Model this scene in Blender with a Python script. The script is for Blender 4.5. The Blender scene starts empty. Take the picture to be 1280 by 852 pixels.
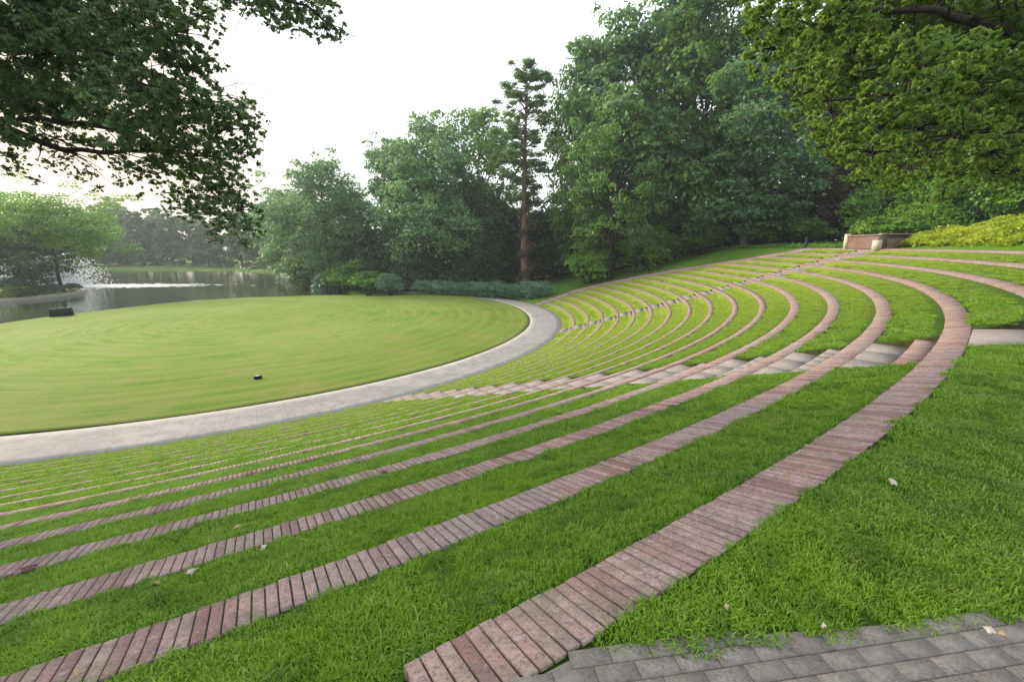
import bpy, math, random
import numpy as np
from mathutils import Matrix, Vector

# ---------------------------------------------------------------- camera, sky, sun, exposure
scene = bpy.context.scene
COL = scene.collection
CAM_Z = 7.96
PITCH, ROLL, FPX = 0.2144, -0.0066, 541.0
camd = bpy.data.cameras.new('camera')
cam = bpy.data.objects.new('camera', camd); COL.objects.link(cam)
camd.sensor_width = 36.0; camd.lens = FPX / 1280 * 36
camd.clip_start = 0.05; camd.clip_end = 6000
cam.matrix_world = Matrix.Translation((0, 0, CAM_Z)) @ Matrix.Rotation(math.pi/2 - PITCH, 4, 'X') @ Matrix.Rotation(ROLL, 4, 'Z')
scene.camera = cam

SUN_EL, SUN_AZ = 24.0, -58.0          # azimuth measured from +Y towards +X: the sun stands to the left, ahead
w = bpy.data.worlds.new('World'); scene.world = w; w.use_nodes = True
nt = w.node_tree; nt.nodes.clear()
out = nt.nodes.new('ShaderNodeOutputWorld'); bg = nt.nodes.new('ShaderNodeBackground')
sky = nt.nodes.new('ShaderNodeTexSky'); sky.sky_type = 'NISHITA'; sky.sun_disc = False
sky.sun_elevation = math.radians(SUN_EL); sky.sun_rotation = math.radians(SUN_AZ)
sky.air_density = 1.0; sky.dust_density = 2.5
tc = nt.nodes.new('ShaderNodeTexCoord'); nz = nt.nodes.new('ShaderNodeTexNoise')
nz.inputs['Scale'].default_value = 1.6; nz.inputs['Detail'].default_value = 5
mp = nt.nodes.new('ShaderNodeMapping'); mp.inputs['Scale'].default_value = (1, 1, 3)
cr = nt.nodes.new('ShaderNodeValToRGB')
cr.color_ramp.elements[0].position = .25; cr.color_ramp.elements[0].color = (.72,)*3 + (1,)
cr.color_ramp.elements[1].position = .75; cr.color_ramp.elements[1].color = (.95,)*3 + (1,)
mx = nt.nodes.new('ShaderNodeMix'); mx.data_type = 'RGBA'
mx.inputs['B'].default_value = (7.6, 7.9, 8.3, 1)
nt.links.new(tc.outputs['Generated'], mp.inputs['Vector']); nt.links.new(mp.outputs[0], nz.inputs['Vector'])
nt.links.new(nz.outputs['Fac'], cr.inputs[0]); nt.links.new(cr.outputs[0], mx.inputs['Factor'])
nt.links.new(sky.outputs[0], mx.inputs['A'])
# warm glow low in the sky on the sun's side
dt = nt.nodes.new('ShaderNodeVectorMath'); dt.operation = 'DOT_PRODUCT'; gl = ray_dir = Vector((-.66, .735, .10)).normalized()
dt.inputs[1].default_value = gl; nt.links.new(tc.outputs['Generated'], dt.inputs[0])
gr = nt.nodes.new('ShaderNodeValToRGB'); gr.color_ramp.elements[0].position = .90; gr.color_ramp.elements[0].color = (0, 0, 0, 1)
gr.color_ramp.elements[1].position = 1.0; gr.color_ramp.elements[1].color = (.9, .9, .9, 1); nt.links.new(dt.outputs['Value'], gr.inputs[0])
mg = nt.nodes.new('ShaderNodeMix'); mg.data_type = 'RGBA'; mg.inputs['B'].default_value = (4.6, 3.55, 2.6, 1)
nt.links.new(gr.outputs[0], mg.inputs['Factor']); nt.links.new(mx.outputs['Result'], mg.inputs['A'])
nt.links.new(mg.outputs['Result'], bg.inputs['Color'])
bg.inputs['Strength'].default_value = 0.105
nt.links.new(bg.outputs[0], out.inputs[0])

sd = bpy.data.lights.new('sun', 'SUN'); sd.energy = 3.2; sd.angle = math.radians(10); sd.color = (1.0, .87, .68)
so = bpy.data.objects.new('sun', sd); COL.objects.link(so)
az, el = math.radians(SUN_AZ), math.radians(SUN_EL)
sdir = Vector((math.sin(az)*math.cos(el), math.cos(az)*math.cos(el), math.sin(el)))
so.rotation_euler = sdir.to_track_quat('Z', 'Y').to_euler(); so.location = sdir*200

vs = scene.view_settings
vs.view_transform = 'Standard'; vs.look = 'None'; vs.gamma = 1; vs.use_curve_mapping = False
vs.exposure = 1.25
scene.render.engine = 'CYCLES'
scene.cycles.max_bounces = 6; scene.cycles.diffuse_bounces = 3; scene.cycles.transmission_bounces = 4
scene.cycles.transparent_max_bounces = 6; scene.cycles.volume_bounces = 0

rng = np.random.default_rng(7)
random.seed(7)

# ---------------------------------------------------------------- helpers
CX, CY = -29.53, 48.39                 # centre of the amphitheatre
R_PI, R_PO = 31.51, 34.96              # lawn edge, path outer edge
R_A, DR, DZ, Z_A = 55.58, 1.3747, 0.424, 6.36
def capw(k): return np.interp(k, [0, 3, 8], [.37, .35, .26])      # the lower bands are narrower
CAPDROP = 0.075                        # the cap falls this much towards the stage
RISE = CAPDROP + 0.06                  # grass tread below the cap's outer edge

def tag(o, label=None, cat=None, group=None, kind=None):
    if label: o['label'] = label
    if cat: o['category'] = cat
    if group: o['group'] = group
    if kind: o['kind'] = kind
    return o

def mesh_np(name, V, F, mat=None, attrs=None, smooth=False, uv=None):
    """V (n,3); F (m,3|4) array, or list of such arrays"""
    V = np.asarray(V, np.float32)
    Fs = F if isinstance(F, list) else [F]
    Fs = [np.asarray(f, np.int32) for f in Fs if len(f)]
    me = bpy.data.meshes.new(name)
    me.vertices.add(len(V)); me.vertices.foreach_set('co', V.ravel())
    idx = np.concatenate([f.ravel() for f in Fs])
    tot = np.concatenate([np.full(len(f), f.shape[1], np.int32) for f in Fs])
    st = np.concatenate([[0], np.cumsum(tot)[:-1]]).astype(np.int32)
    me.loops.add(len(idx)); me.loops.foreach_set('vertex_index', idx)
    me.polygons.add(len(tot)); me.polygons.foreach_set('loop_start', st); me.polygons.foreach_set('loop_total', tot)
    if smooth: me.polygons.foreach_set('use_smooth', np.ones(len(tot), bool))
    me.update(calc_edges=True)
    for k, (dom, arr) in (attrs or {}).items():
        arr = np.asarray(arr, np.float32)
        a = me.attributes.new(k, 'FLOAT', dom); a.data.foreach_set('value', arr.ravel())
    if mat: me.materials.append(mat)
    return me

def obj(name, me, parent=None):
    o = bpy.data.objects.new(name, me); COL.objects.link(o)
    if parent: o.parent = parent
    return o

def empty(name, loc=(0, 0, 0), rz=0.0):
    o = bpy.data.objects.new(name, None); COL.objects.link(o)
    o.location = loc; o.rotation_euler = (0, 0, rz); o.empty_display_size = .3
    return o

class MB:
    def __init__(s): s.V = []; s.Q = []; s.T = []; s.n = 0; s.fa = []; s.ta = []
    def add(s, V, Q, a=0.0):
        V = np.asarray(V, float); Q = np.asarray(Q, int)
        s.V.append(V)
        (s.Q if Q.shape[1] == 4 else s.T).append(Q + s.n); (s.fa if Q.shape[1] == 4 else s.ta).append(np.full(len(Q), a))
        s.n += len(V)
    def hexa(s, bot, top, a=0.0):
        """8-corner block: four bottom then four top corners, ccw"""
        s.add(list(bot) + list(top), [(0, 3, 2, 1), (4, 5, 6, 7), (0, 1, 5, 4), (1, 2, 6, 5), (2, 3, 7, 6), (3, 0, 4, 7)], a)
    def box(s, c, h, rz=0.0, a=0.0, tilt=0.0):
        c = Vector(c); R = Matrix.Rotation(rz, 3, 'Z') @ Matrix.Rotation(tilt, 3, 'X')
        q = lambda x, y, z: tuple(c + R @ Vector((x*h[0], y*h[1], z*h[2])))
        s.hexa([q(-1, -1, -1), q(1, -1, -1), q(1, 1, -1), q(-1, 1, -1)], [q(-1, -1, 1), q(1, -1, 1), q(1, 1, 1), q(-1, 1, 1)], a)
    def tube(s, pts, rad, n=8, a=0.0, caps=True):
        pts = np.asarray(pts, float); rad = np.broadcast_to(np.asarray(rad, float), (len(pts),))
        d = np.gradient(pts, axis=0); d /= np.linalg.norm(d, axis=1)[:, None] + 1e-9
        ref = np.array([0.31, 0.95, 0.05]) if abs(d[0][2]) > .5 else np.array([0.05, .1, 1.0])
        u = np.cross(d, ref); u /= np.linalg.norm(u, axis=1)[:, None] + 1e-9
        v = np.cross(d, u)
        t = np.arange(n)*2*np.pi/n
        R = pts[:, None] + rad[:, None, None]*(np.cos(t)[None, :, None]*u[:, None] + np.sin(t)[None, :, None]*v[:, None])
        V = R.reshape(-1, 3); Q = []
        for i in range(len(pts)-1):
            for j in range(n):
                k = (j+1) % n
                Q.append((i*n+j, i*n+k, (i+1)*n+k, (i+1)*n+j))
        s.add(V, Q, a)
        if caps and n >= 3:
            for base, sgn in ((0, 1), ((len(pts)-1)*n, -1)):
                c = pts[0] if base == 0 else pts[-1]
                VV = np.vstack([V[base:base+n], c])
                s.add(VV, [((j, (j+1) % n, n) if sgn < 0 else ((j+1) % n, j, n)) for j in range(n)], a)
    def build(s, name, mat, parent=None, smooth=False):
        V = np.vstack(s.V); F = []; at = []
        if s.Q: F.append(np.vstack(s.Q)); at += s.fa
        if s.T: F.append(np.vstack(s.T)); at += s.ta
        return obj(name, mesh_np(name, V, F, mat, {'rnd': ('FACE', np.concatenate(at))}, smooth), parent)

def pol(r, deg, z=0.0):
    a = math.radians(deg); return (CX + r*math.sin(a), CY - r*math.cos(a), z)
def polv(r, deg, z):
    a = np.radians(deg); return np.stack([CX + r*np.sin(a), CY - r*np.cos(a), z + 0*r], -1)
def topolar(x, y):
    return np.hypot(x-CX, y-CY), np.degrees(np.arctan2(x-CX, -(y-CY)))
def smooth(a, b, x):
    t = np.clip((x-a)/(b-a), 0, 1); return t*t*(3-2*t)
def vnoise(x, y, s=1.0, seed=0):
    x = x/s + seed*17.3; y = y/s - seed*9.1
    return (np.sin(x*1.7+np.sin(y*1.3+1.1)*1.4) + np.sin(y*2.1+np.sin(x*.9)*1.7+2) + np.sin((x+y)*1.13+3.7))/3.0
def ray(u, v):
    x = (u-640)/FPX; y = -(v-426)/FPX; c, s = math.cos(ROLL), math.sin(ROLL)
    x, y = c*x-s*y, s*x+c*y
    return np.array([x, math.cos(PITCH)+math.sin(PITCH)*y, -math.sin(PITCH)+math.cos(PITCH)*y])
def at(u, v, D):
    """world point seen in that direction of the photograph at forward distance D metres"""
    d = ray(u, v); return np.array([0, 0, CAM_Z]) + d/d[1]*D

# ---- pond outline and terrain
POND = np.array([(-56.6, 47), (-54.6, 57.3), (-49.8, 68.5), (-39, 72.7), (-30, 73.8), (-27.5, 77), (-33, 85), (-41, 94), (-49, 112),
                 (-62, 135), (-84, 158), (-110, 168), (-160, 178), (-260, 185), (-380, 170), (-380, 20), (-150, -10), (-75, 10), (-60, 30)], float)
def poly_sd(x, y, P):
    """signed distance, negative inside"""
    x = np.asarray(x, float); y = np.asarray(y, float)
    d = np.full(x.shape, 1e9); ins = np.zeros(x.shape, bool)
    for i in range(len(P)):
        a = P[i]; b = P[(i+1) % len(P)]
        ex, ey = b-a; wx, wy = x-a[0], y-a[1]
        t = np.clip((wx*ex+wy*ey)/(ex*ex+ey*ey), 0, 1)
        d = np.minimum(d, np.hypot(wx-t*ex, wy-t*ey))
        c = ((a[1] > y) != (b[1] > y)) & (x < (b[0]-a[0])*(y-a[1])/(b[1]-a[1]+1e-12)+a[0])
        ins ^= c
    return np.where(ins, -d, d)
END_R = [30, 35, 41, 45.5, 50, 53, 56.5, 60, 62]
END_A = [108, 108, 108, 104.5, 99, 94.5, 89.5, 85, 83]
def up_start(r): return np.degrees(np.arccos(np.clip(40.30/r, -1, 1)))    # upper tiers begin beside the level strip
def end_ang(r): return np.interp(r, END_R, END_A)
def cone(r): return np.clip(.30843*(r-R_PO), 0, None)

def H(x, y):
    x = np.asarray(x, float); y = np.asarray(y, float)
    r, a = topolar(x, y)
    am = np.where(a < -120, a+360, a)
    near = np.where(r < R_A, cone(r), Z_A + .02*np.clip(r-62, 0, 40))
    up = np.where(r < 59.7, cone(r), 7.63)
    k = smooth(90, 62, am)
    hill = np.clip(r-60.6, 0, None)
    up = up + np.minimum(hill*(.05+.33*k), .6+2.6*k) + .015*np.clip(hill-8, 0, 60)
    f = np.where(r < R_A, 1, smooth(8.08, 8.35+np.clip(r-59.7, 0, 12)*.8, y))
    z = near*(1-f) + up*f
    g = np.interp(am, [-120, -60, -25, 100, 112, 128, 145, 158, 240], [0, 0, 1, 1, .82, .45, .12, 0, 0])
    z = z*g
    z = np.where(am > 104, np.minimum(z, 8), z)
    far = np.hypot(x, y)
    z = z + np.where(r > 62, vnoise(x, y, 9)*.25*smooth(62, 75, r), 0) + smooth(140, 600, far)*3
    sd = poly_sd(x, y, POND)
    z = np.where(sd < 2.5, np.where(sd < 0, -.5 - np.minimum(1.6, -sd*.7), np.minimum(z, -.5 + sd*.8)), z)
    z = np.where((sd >= 2.5) & (sd < 14), np.minimum(z, 1.5+(sd-2.5)*.5), z)
    return z

# ---------------------------------------------------------------- materials
def new_mat(name):
    m = bpy.data.materials.new(name); m.use_nodes = True; m.node_tree.nodes.clear(); return m
class N:
    def __init__(s, m): s.t = m.node_tree; s.m = m
    def n(s, typ, **kw):
        nd = s.t.nodes.new(typ)
        for k, v in kw.items():
            if k in nd.inputs.keys(): nd.inputs[k].default_value = v
            else: setattr(nd, k, v)
        return nd
    def l(s, a, b): s.t.links.new(a, b)
    def noise(s, scale, detail=3, vec=None, rough=.55):
        nd = s.n('ShaderNodeTexNoise'); nd.inputs['Scale'].default_value = scale; nd.inputs['Detail'].default_value = detail
        nd.inputs['Roughness'].default_value = rough
        if vec is not None: s.l(vec, nd.inputs['Vector'])
        return nd.outputs['Fac']
    def ramp(s, fac, stops):
        nd = s.n('ShaderNodeValToRGB'); e = nd.color_ramp.elements
        while len(e) < len(stops): e.new(.5)
        for i, (p, c) in enumerate(stops): e[i].position = p; e[i].color = tuple(c) + (1,)
        s.l(fac, nd.inputs[0]); return nd.outputs[0]
    def mix(s, fac, a, b, mode='MIX'):
        nd = s.n('ShaderNodeMix'); nd.data_type = 'RGBA'; nd.blend_type = mode
        for k, v in (('Factor', fac), ('A', a), ('B', b)):
            if isinstance(v, (int, float)): nd.inputs[k].default_value = v
            elif isinstance(v, tuple): nd.inputs[k].default_value = v + (1,)
            else: s.l(v, nd.inputs[k])
        return nd.outputs['Result']
    def math(s, op, a, b=None, c=None):
        nd = s.n('ShaderNodeMath', operation=op)
        for i, v in enumerate((a, b, c)):
            if v is None: continue
            if isinstance(v, (int, float)): nd.inputs[i].default_value = v
            else: s.l(v, nd.inputs[i])
        return nd.outputs[0]
    def attr(s, name): return s.n('ShaderNodeAttribute', attribute_name=name).outputs['Fac']
    def geo(s): return s.n('ShaderNodeNewGeometry').outputs['Position']
    def bump(s, h, strength=.4, dist=.02):
        nd = s.n('ShaderNodeBump'); nd.inputs['Strength'].default_value = strength; nd.inputs['Distance'].default_value = dist
        s.l(h, nd.inputs['Height']); return nd.outputs[0]
    def out(s, col, rough=.8, normal=None, spec=.3, trans=0.0, tcol=None, **kw):
        b = s.n('ShaderNodeBsdfPrincipled'); o = s.n('ShaderNodeOutputMaterial')
        if isinstance(col, tuple): b.inputs['Base Color'].default_value = col + (1,)
        else: s.l(col, b.inputs['Base Color'])
        if isinstance(rough, (int, float)): b.inputs['Roughness'].default_value = rough
        else: s.l(rough, b.inputs['Roughness'])
        b.inputs['Specular IOR Level'].default_value = spec
        for k, v in kw.items(): b.inputs[k.replace('_', ' ')].default_value = v
        if normal is not None: s.l(normal, b.inputs['Normal'])
        sh = b.outputs[0]
        if trans:
            t = s.n('ShaderNodeBsdfTranslucent'); tc_ = tcol if tcol is not None else col
            if isinstance(tc_, tuple): t.inputs[0].default_value = tc_ + (1,)
            else: s.l(tc_, t.inputs[0])
            mxs = s.n('ShaderNodeMixShader'); mxs.inputs[0].default_value = trans
            s.l(sh, mxs.inputs[1]); s.l(t.outputs[0], mxs.inputs[2]); sh = mxs.outputs[0]
        s.l(sh, o.inputs[0]); return s.m

def leaf_mat(name, dark, mid, light, trans=.3, rough=.5, spec=.35, patch=.35):
    m = new_mat(name); n = N(m)
    f = n.math('ADD', n.math('MULTIPLY', n.attr('rnd'), .45), n.math('MULTIPLY', n.attr('tone'), .55))
    c = n.ramp(f, [(0.05, dark), (.5, mid), (.95, light)])
    t = n.mix(.5, c, tuple(min(1, x*1.6) for x in (mid[0]*1.2, mid[1]*1.1, mid[2]*.5)))
    return n.out(c, rough, spec=spec, trans=trans, tcol=t)

def polar_uv(n):
    """r and angle of the shading point about the amphitheatre's centre, in metres"""
    sep = n.n('ShaderNodeSeparateXYZ'); n.l(n.geo(), sep.inputs[0])
    x = n.math('SUBTRACT', sep.outputs[0], CX); y = n.math('SUBTRACT', sep.outputs[1], CY)
    r = n.math('SQRT', n.math('ADD', n.math('MULTIPLY', x, x), n.math('MULTIPLY', y, y)))
    a = n.math('ARCTAN2', x, n.math('MULTIPLY', y, -1.0))
    return r, a

M = {}
def build_mats():
    # terrace grass soil/green under the blades
    m = new_mat('terrace_grass'); n = N(m); P = n.geo()
    big = n.noise(.45, 3, P); fine = n.noise(28, 4, P, .7); mid = n.noise(5, 3, P)
    c = n.ramp(big, [(.32, (.022, .055, .005)), (.52, (.035, .08, .007)), (.72, (.06, .10, .012))])
    c = n.mix(n.ramp(mid, [(.35, (0, 0, 0)), (.7, (1, 1, 1))]), c, (.045, .09, .010))
    c = n.mix(n.ramp(fine, [(.35, (.75,)*3), (.6, (0,)*3)]), c, (.014, .03, .005))
    # yellow of the light on the far tiers, painted into the turf colour
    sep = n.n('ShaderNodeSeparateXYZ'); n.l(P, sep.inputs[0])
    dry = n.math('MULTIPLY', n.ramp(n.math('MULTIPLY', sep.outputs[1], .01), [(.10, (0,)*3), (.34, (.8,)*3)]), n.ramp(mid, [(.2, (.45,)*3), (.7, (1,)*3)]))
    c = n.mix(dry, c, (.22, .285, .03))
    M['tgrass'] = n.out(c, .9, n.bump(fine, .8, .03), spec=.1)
    # lawn: mown, worn in arcs
    m = new_mat('mown_lawn'); n = N(m); P = n.geo(); r, a = polar_uv(n)
    cb = n.n('ShaderNodeCombineXYZ'); n.l(n.math('MULTIPLY', r, 1.1), cb.inputs[0]); n.l(n.math('MULTIPLY', a, 3.6), cb.inputs[1])
    arcs = n.noise(1.0, 4, cb.outputs[0], .6); big = n.noise(.09, 3, P); fine = n.noise(9, 6, P, .8); mid = n.noise(1.1, 5, P, .75)
    c = n.ramp(arcs, [(.38, (.08, .16, .018)), (.48, (.105, .19, .026)), (.54, (.19, .20, .045)), (.6, (.115, .20, .03)), (.68, (.16, .23, .05))])
    c = n.mix(n.ramp(big, [(.42, (0,)*3), (.62, (.7,)*3)]), c, (.215, .25, .08))
    c = n.mix(n.ramp(n.math('MULTIPLY', r, .03), [(.55, (0,)*3), (.8, (.6,)*3)]), c, n.ramp(arcs, [(.42, (.06, .12, .010)), (.52, (.135, .13, .032)), (.62, (.09, .15, .015))]))
    c = n.mix(n.ramp(mid, [(.5, (0,)*3), (.72, (.55,)*3)]), c, (.085, .14, .022))
    c = n.mix(n.ramp(fine, [(.38, (.75,)*3), (.56, (0,)*3)]), c, (.06, .115, .012))
    rw = n.math('SINE', n.math('MULTIPLY', n.math('ADD', r, n.math('MULTIPLY', arcs, 1.6)), 4.4))
    c = n.mix(n.math('MULTIPLY', n.ramp(rw, [(.3, (0,)*3), (.8, (1,)*3)]), .28), c, (.19, .225, .06))
    c = n.mix(n.ramp(n.noise(2.6, 6, P, .8), [(.48, (0,)*3), (.62, (.55,)*3)]), c, (.10, .16, .015))
    st = n.noise(.35, 5, P, .7); c = n.mix(n.ramp(st, [(.48, (0,)*3), (.66, (.5,)*3)]), c, (.18, .165, .06))
    M['lawn'] = n.out(c, .95, n.bump(fine, .5, .02), spec=.05)
    # general ground
    m = new_mat('bank_ground'); n = N(m); P = n.geo()
    big = n.noise(.12, 4, P); fine = n.noise(18, 4, P, .7); mid = n.noise(1.8, 4, P)
    g = n.ramp(big, [(.3, (.07, .15, .014)), (.6, (.12, .22, .02)), (.8, (.18, .22, .035))])
    g = n.mix(n.ramp(fine, [(.35, (.6,)*3), (.6, (0,)*3)]), g, (.025, .05, .008))
    sp = n.n('ShaderNodeSeparateXYZ'); n.l(P, sp.inputs[0])
    g = n.mix(n.ramp(n.math('MULTIPLY', sp.outputs[1], .05), [(.35, (.85,)*3), (.8, (0,)*3)]), g, (.018, .04, .006))
    mul = n.ramp(mid, [(.3, (.035, .028, .018)), (.6, (.07, .052, .032)), (.8, (.05, .06, .02))])
    c = n.mix(n.attr('mulch'), g, mul)
    M['ground'] = n.out(c, .95, n.bump(fine, .8, .04), spec=.05)
    # soil
    m = new_mat('dark_soil'); n = N(m); P = n.geo()
    M['soil'] = n.out(n.ramp(n.noise(12, 4, P), [(.3, (.02, .022, .01)), (.7, (.05, .05, .02))]), .95, spec=.05)
    # brick
    def brick(name, lo, mid_, hi, moss=.5):
        m = new_mat(name); n = N(m); P = n.geo(); f = n.attr('rnd')
        c = n.ramp(f, [(0, lo), (.35, mid_), (.7, hi), (1, tuple(x*.85 for x in hi))])
        st = n.noise(.5, 4, P); grime = n.noise(7, 5, P, .65); pit = n.noise(55, 6, P, .75)
        c = n.mix(n.ramp(st, [(.42, (.0,)*3), (.66, (.6,)*3)]), c, (.27, .24, .235))
        c = n.mix(n.ramp(grime, [(.4, (0,)*3), (.66, (.6,)*3)]), c, (.13, .115, .10))
        c = n.mix(n.ramp(pit, [(.36, (.75,)*3), (.52, (0,)*3)]), c, (.085, .065, .06))
        c = n.mix(n.ramp(n.noise(19, 5, P, .7), [(.56, (0,)*3), (.68, (.55,)*3)]), c, (.38, .34, .33))
        c = n.mix(n.ramp(n.noise(2.3, 4, P), [(.55, (0,)*3), (.75, (moss,)*3)]), c, (.12, .14, .06))
        return n.out(c, .92, n.bump(pit, .8, .006), spec=.12)
    M['cap'] = brick('paver_brick', (.20, .10, .09), (.28, .165, .145), (.35, .24, .205))
    M['riser'] = brick('wall_brick', (.30, .18, .11), (.38, .25, .17), (.42, .31, .22), .2)
    M['wall'] = brick('retaining_brick', (.22, .085, .05), (.28, .12, .07), (.34, .18, .11), .2)
    m = new_mat('mortar'); n = N(m); M['mortar'] = n.out(n.ramp(n.noise(30, 3, n.geo()), [(.3, (.03, .028, .022)), (.7, (.075, .07, .055))]), .95, spec=.05)
    # concrete
    m = new_mat('aisle_concrete'); n = N(m); P = n.geo(); f = n.attr('rnd')
    c = n.ramp(n.noise(1.2, 5, P, .65), [(.3, (.17, .155, .15)), (.5, (.22, .205, .20)), (.7, (.27, .255, .245))])
    c = n.mix(n.math('MULTIPLY', f, .35), c, (.27, .21, .195))
    c = n.mix(n.ramp(n.noise(5, 6, P, .75), [(.45, (0,)*3), (.62, (.6,)*3)]), c, (.15, .135, .125))
    c = n.mix(n.ramp(n.noise(30, 5, P, .75), [(.42, (.6,)*3), (.55, (0,)*3)]), c, (.12, .11, .10))
    M['conc'] = n.out(c, .85, n.bump(n.noise(60, 3, P), .3, .004), spec=.2)
    m = new_mat('path_paving'); n = N(m); P = n.geo(); r, a = polar_uv(n)
    c = n.ramp(n.noise(.35, 5, P, .65), [(.3, (.19, .18, .18)), (.5, (.25, .24, .24)), (.7, (.31, .30, .29))])
    c = n.mix(n.ramp(n.noise(1.6, 6, P, .75), [(.45, (0,)*3), (.62, (.65,)*3)]), c, (.155, .145, .14))
    c = n.mix(n.ramp(n.noise(12, 6, P, .8), [(.40, (.55,)*3), (.55, (0,)*3)]), c, (.14, .13, .12))
    ed = n.math('MULTIPLY', n.math('ABSOLUTE', n.math('SUBTRACT', r, (R_PI+R_PO)/2)), .5)
    c = n.mix(n.ramp(ed, [(.66, (0,)*3), (.72, (.35,)*3)]), c, (.36, .345, .31))
    # sawn joints between paving strips
    j = n.math('FRACT', n.math('MULTIPLY', a, 26.0)); jj = n.math('LESS_THAN', j, .012)
    c = n.mix(n.math('MULTIPLY', jj, .7), c, (.1, .09, .08))
    M['path'] = n.out(c, .85, n.bump(n.noise(40, 4, P), .3, .006), spec=.2)
    # foreground pavers
    m = new_mat('grey_paver'); n = N(m); P = n.geo(); f = n.attr('rnd')
    c = n.ramp(f, [(0, (.165, .142, .125)), (.5, (.19, .168, .15)), (1, (.215, .192, .172))])
    c = n.mix(n.ramp(n.noise(11, 6, P, .75), [(.4, (0,)*3), (.65, (.7,)*3)]), c, (.10, .092, .088))
    c = n.mix(n.ramp(n.noise(70, 6, P, .8), [(.38, (.7,)*3), (.52, (0,)*3)]), c, (.07, .065, .06))
    c = n.mix(n.ramp(n.noise(45, 5, P, .8), [(.56, (0,)*3), (.7, (.5,)*3)]), c, (.30, .285, .275))
    c = n.mix(n.ramp(n.noise(3, 4, P), [(.5, (0,)*3), (.7, (.5,)*3)]), c, (.21, .20, .19))
    M['paver'] = n.out(c, .85, n.bump(n.noise(150, 4, P), .5, .003), spec=.25)
    # water
    m = new_mat('pond_water'); n = N(m); P = n.geo()
    mpn = n.n('ShaderNodeMapping'); mpn.inputs['Scale'].default_value = (1.0, .55, 1); n.l(P, mpn.inputs[0])
    wv = n.noise(.9, 4, mpn.outputs[0], .6)
    c = n.ramp(n.noise(.06, 3, P), [(.4, (.035, .045, .022)), (.65, (.06, .075, .035))])
    M['water'] = n.out(c, .04, n.bump(wv, .10, .3), spec=.5, IOR=1.33)
    # foliage
    M['oak'] = leaf_mat('oak_leaves', (.025, .07, .016), (.09, .185, .04), (.22, .36, .08), .45)
    M['oak_blue'] = leaf_mat('blue_green_leaves', (.028, .075, .032), (.10, .205, .09), (.23, .38, .17), .45)
    M['bright'] = leaf_mat('bright_leaves', (.05, .13, .014), (.12, .25, .025), (.22, .36, .045), .4)
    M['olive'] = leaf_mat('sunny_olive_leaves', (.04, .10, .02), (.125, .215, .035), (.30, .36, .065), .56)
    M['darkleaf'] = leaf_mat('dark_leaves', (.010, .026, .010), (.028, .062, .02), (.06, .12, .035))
    M['near_dark'] = leaf_mat('near_oak_leaves', (.026, .055, .026), (.075, .135, .055), (.19, .27, .13), .55)
    M['purple'] = leaf_mat('plum_leaves', (.04, .022, .026), (.075, .045, .042), (.12, .09, .07))
    M['pine'] = leaf_mat('pine_needles', (.05, .11, .045), (.11, .20, .08), (.19, .28, .12), .45)
    M['far'] = leaf_mat('far_leaves', (.04, .085, .035), (.075, .14, .055), (.12, .20, .085), .4)
    M['hedge'] = leaf_mat('hedge_leaves', (.04, .10, .055), (.10, .21, .12), (.20, .34, .19))
    M['cover'] = leaf_mat('yellow_cover_leaves', (.12, .20, .012), (.28, .35, .025), (.44, .46, .05), .4)
    M['ivy'] = leaf_mat('ivy_leaves', (.05, .045, .02), (.10, .075, .04), (.15, .12, .06))
    def bark(name, a, b):
        m = new_mat(name); n = N(m); P = n.geo()
        mpn = n.n('ShaderNodeMapping'); mpn.inputs['Scale'].default_value = (6, 6, 1.2); n.l(P, mpn.inputs[0])
        f = n.noise(2, 5, mpn.outputs[0], .65)
        return n.out(n.ramp(f, [(.3, a), (.7, b)]), .9, n.bump(f, .8, .04), spec=.1)
    M['bark'] = bark('grey_bark', (.035, .028, .022), (.11, .09, .07))
    M['bark_dark'] = bark('dark_bark', (.018, .014, .012), (.05, .042, .035))
    M['bark_red'] = bark('reddish_bark', (.09, .055, .042), (.2, .125, .095))
    # grass blades
    def blade(name, dark, light, dry):
        m = new_mat(name); n = N(m); P = n.geo()
        f = n.attr('rnd'); big = n.noise(.5, 3, P); mid = n.noise(2.6, 3, P)
        c = n.ramp(f, [(0, dark), (.55, light), (.88, light), (1, dry)])
        c = n.mix(n.ramp(big, [(.4, (0,)*3), (.66, (.65,)*3)]), c, tuple(x*1.15 for x in light[:1]) + (light[1]*1.0, light[2]*.8))
        c = n.mix(n.ramp(mid, [(.5, (0,)*3), (.68, (.6,)*3)]), c, dark)
        c = n.mix(n.ramp(n.noise(.9, 4, P, .7), [(.56, (0,)*3), (.7, (.6,)*3)]), c, (.24, .27, .06))
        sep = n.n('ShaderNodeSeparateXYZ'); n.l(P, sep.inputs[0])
        litf = n.ramp(n.math('MULTIPLY', sep.outputs[1], .01), [(.07, (0,)*3), (.30, (.75,)*3)])  # sunlit yellow of distant blade tips, put into the colour along y
        c = n.mix(litf, c, (.40, .47, .045))
        return n.out(c, .45, spec=.3, trans=.4, tcol=n.mix(.5, c, (.22, .36, .02)))
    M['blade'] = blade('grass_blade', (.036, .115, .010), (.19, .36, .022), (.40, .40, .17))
    # small things
    def plain(name, c, rough=.6, **kw):
        m = new_mat(name); n = N(m); f = n.noise(9, 4, n.geo())
        return n.out(n.ramp(f, [(.3, tuple(x*.8 for x in c)), (.7, tuple(min(1, x*1.15) for x in c))]), rough, **kw)
    M['black'] = plain('black_box_paint', (.006, .006, .007), .85, spec=.1)
    M['grille'] = plain('black_grille', (.012, .012, .013), .9, spec=.1)
    M['stone'] = plain('pale_stone', (.38, .33, .25), .8)
    M['stonewet'] = plain('island_stone', (.30, .28, .25), .7)
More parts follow.
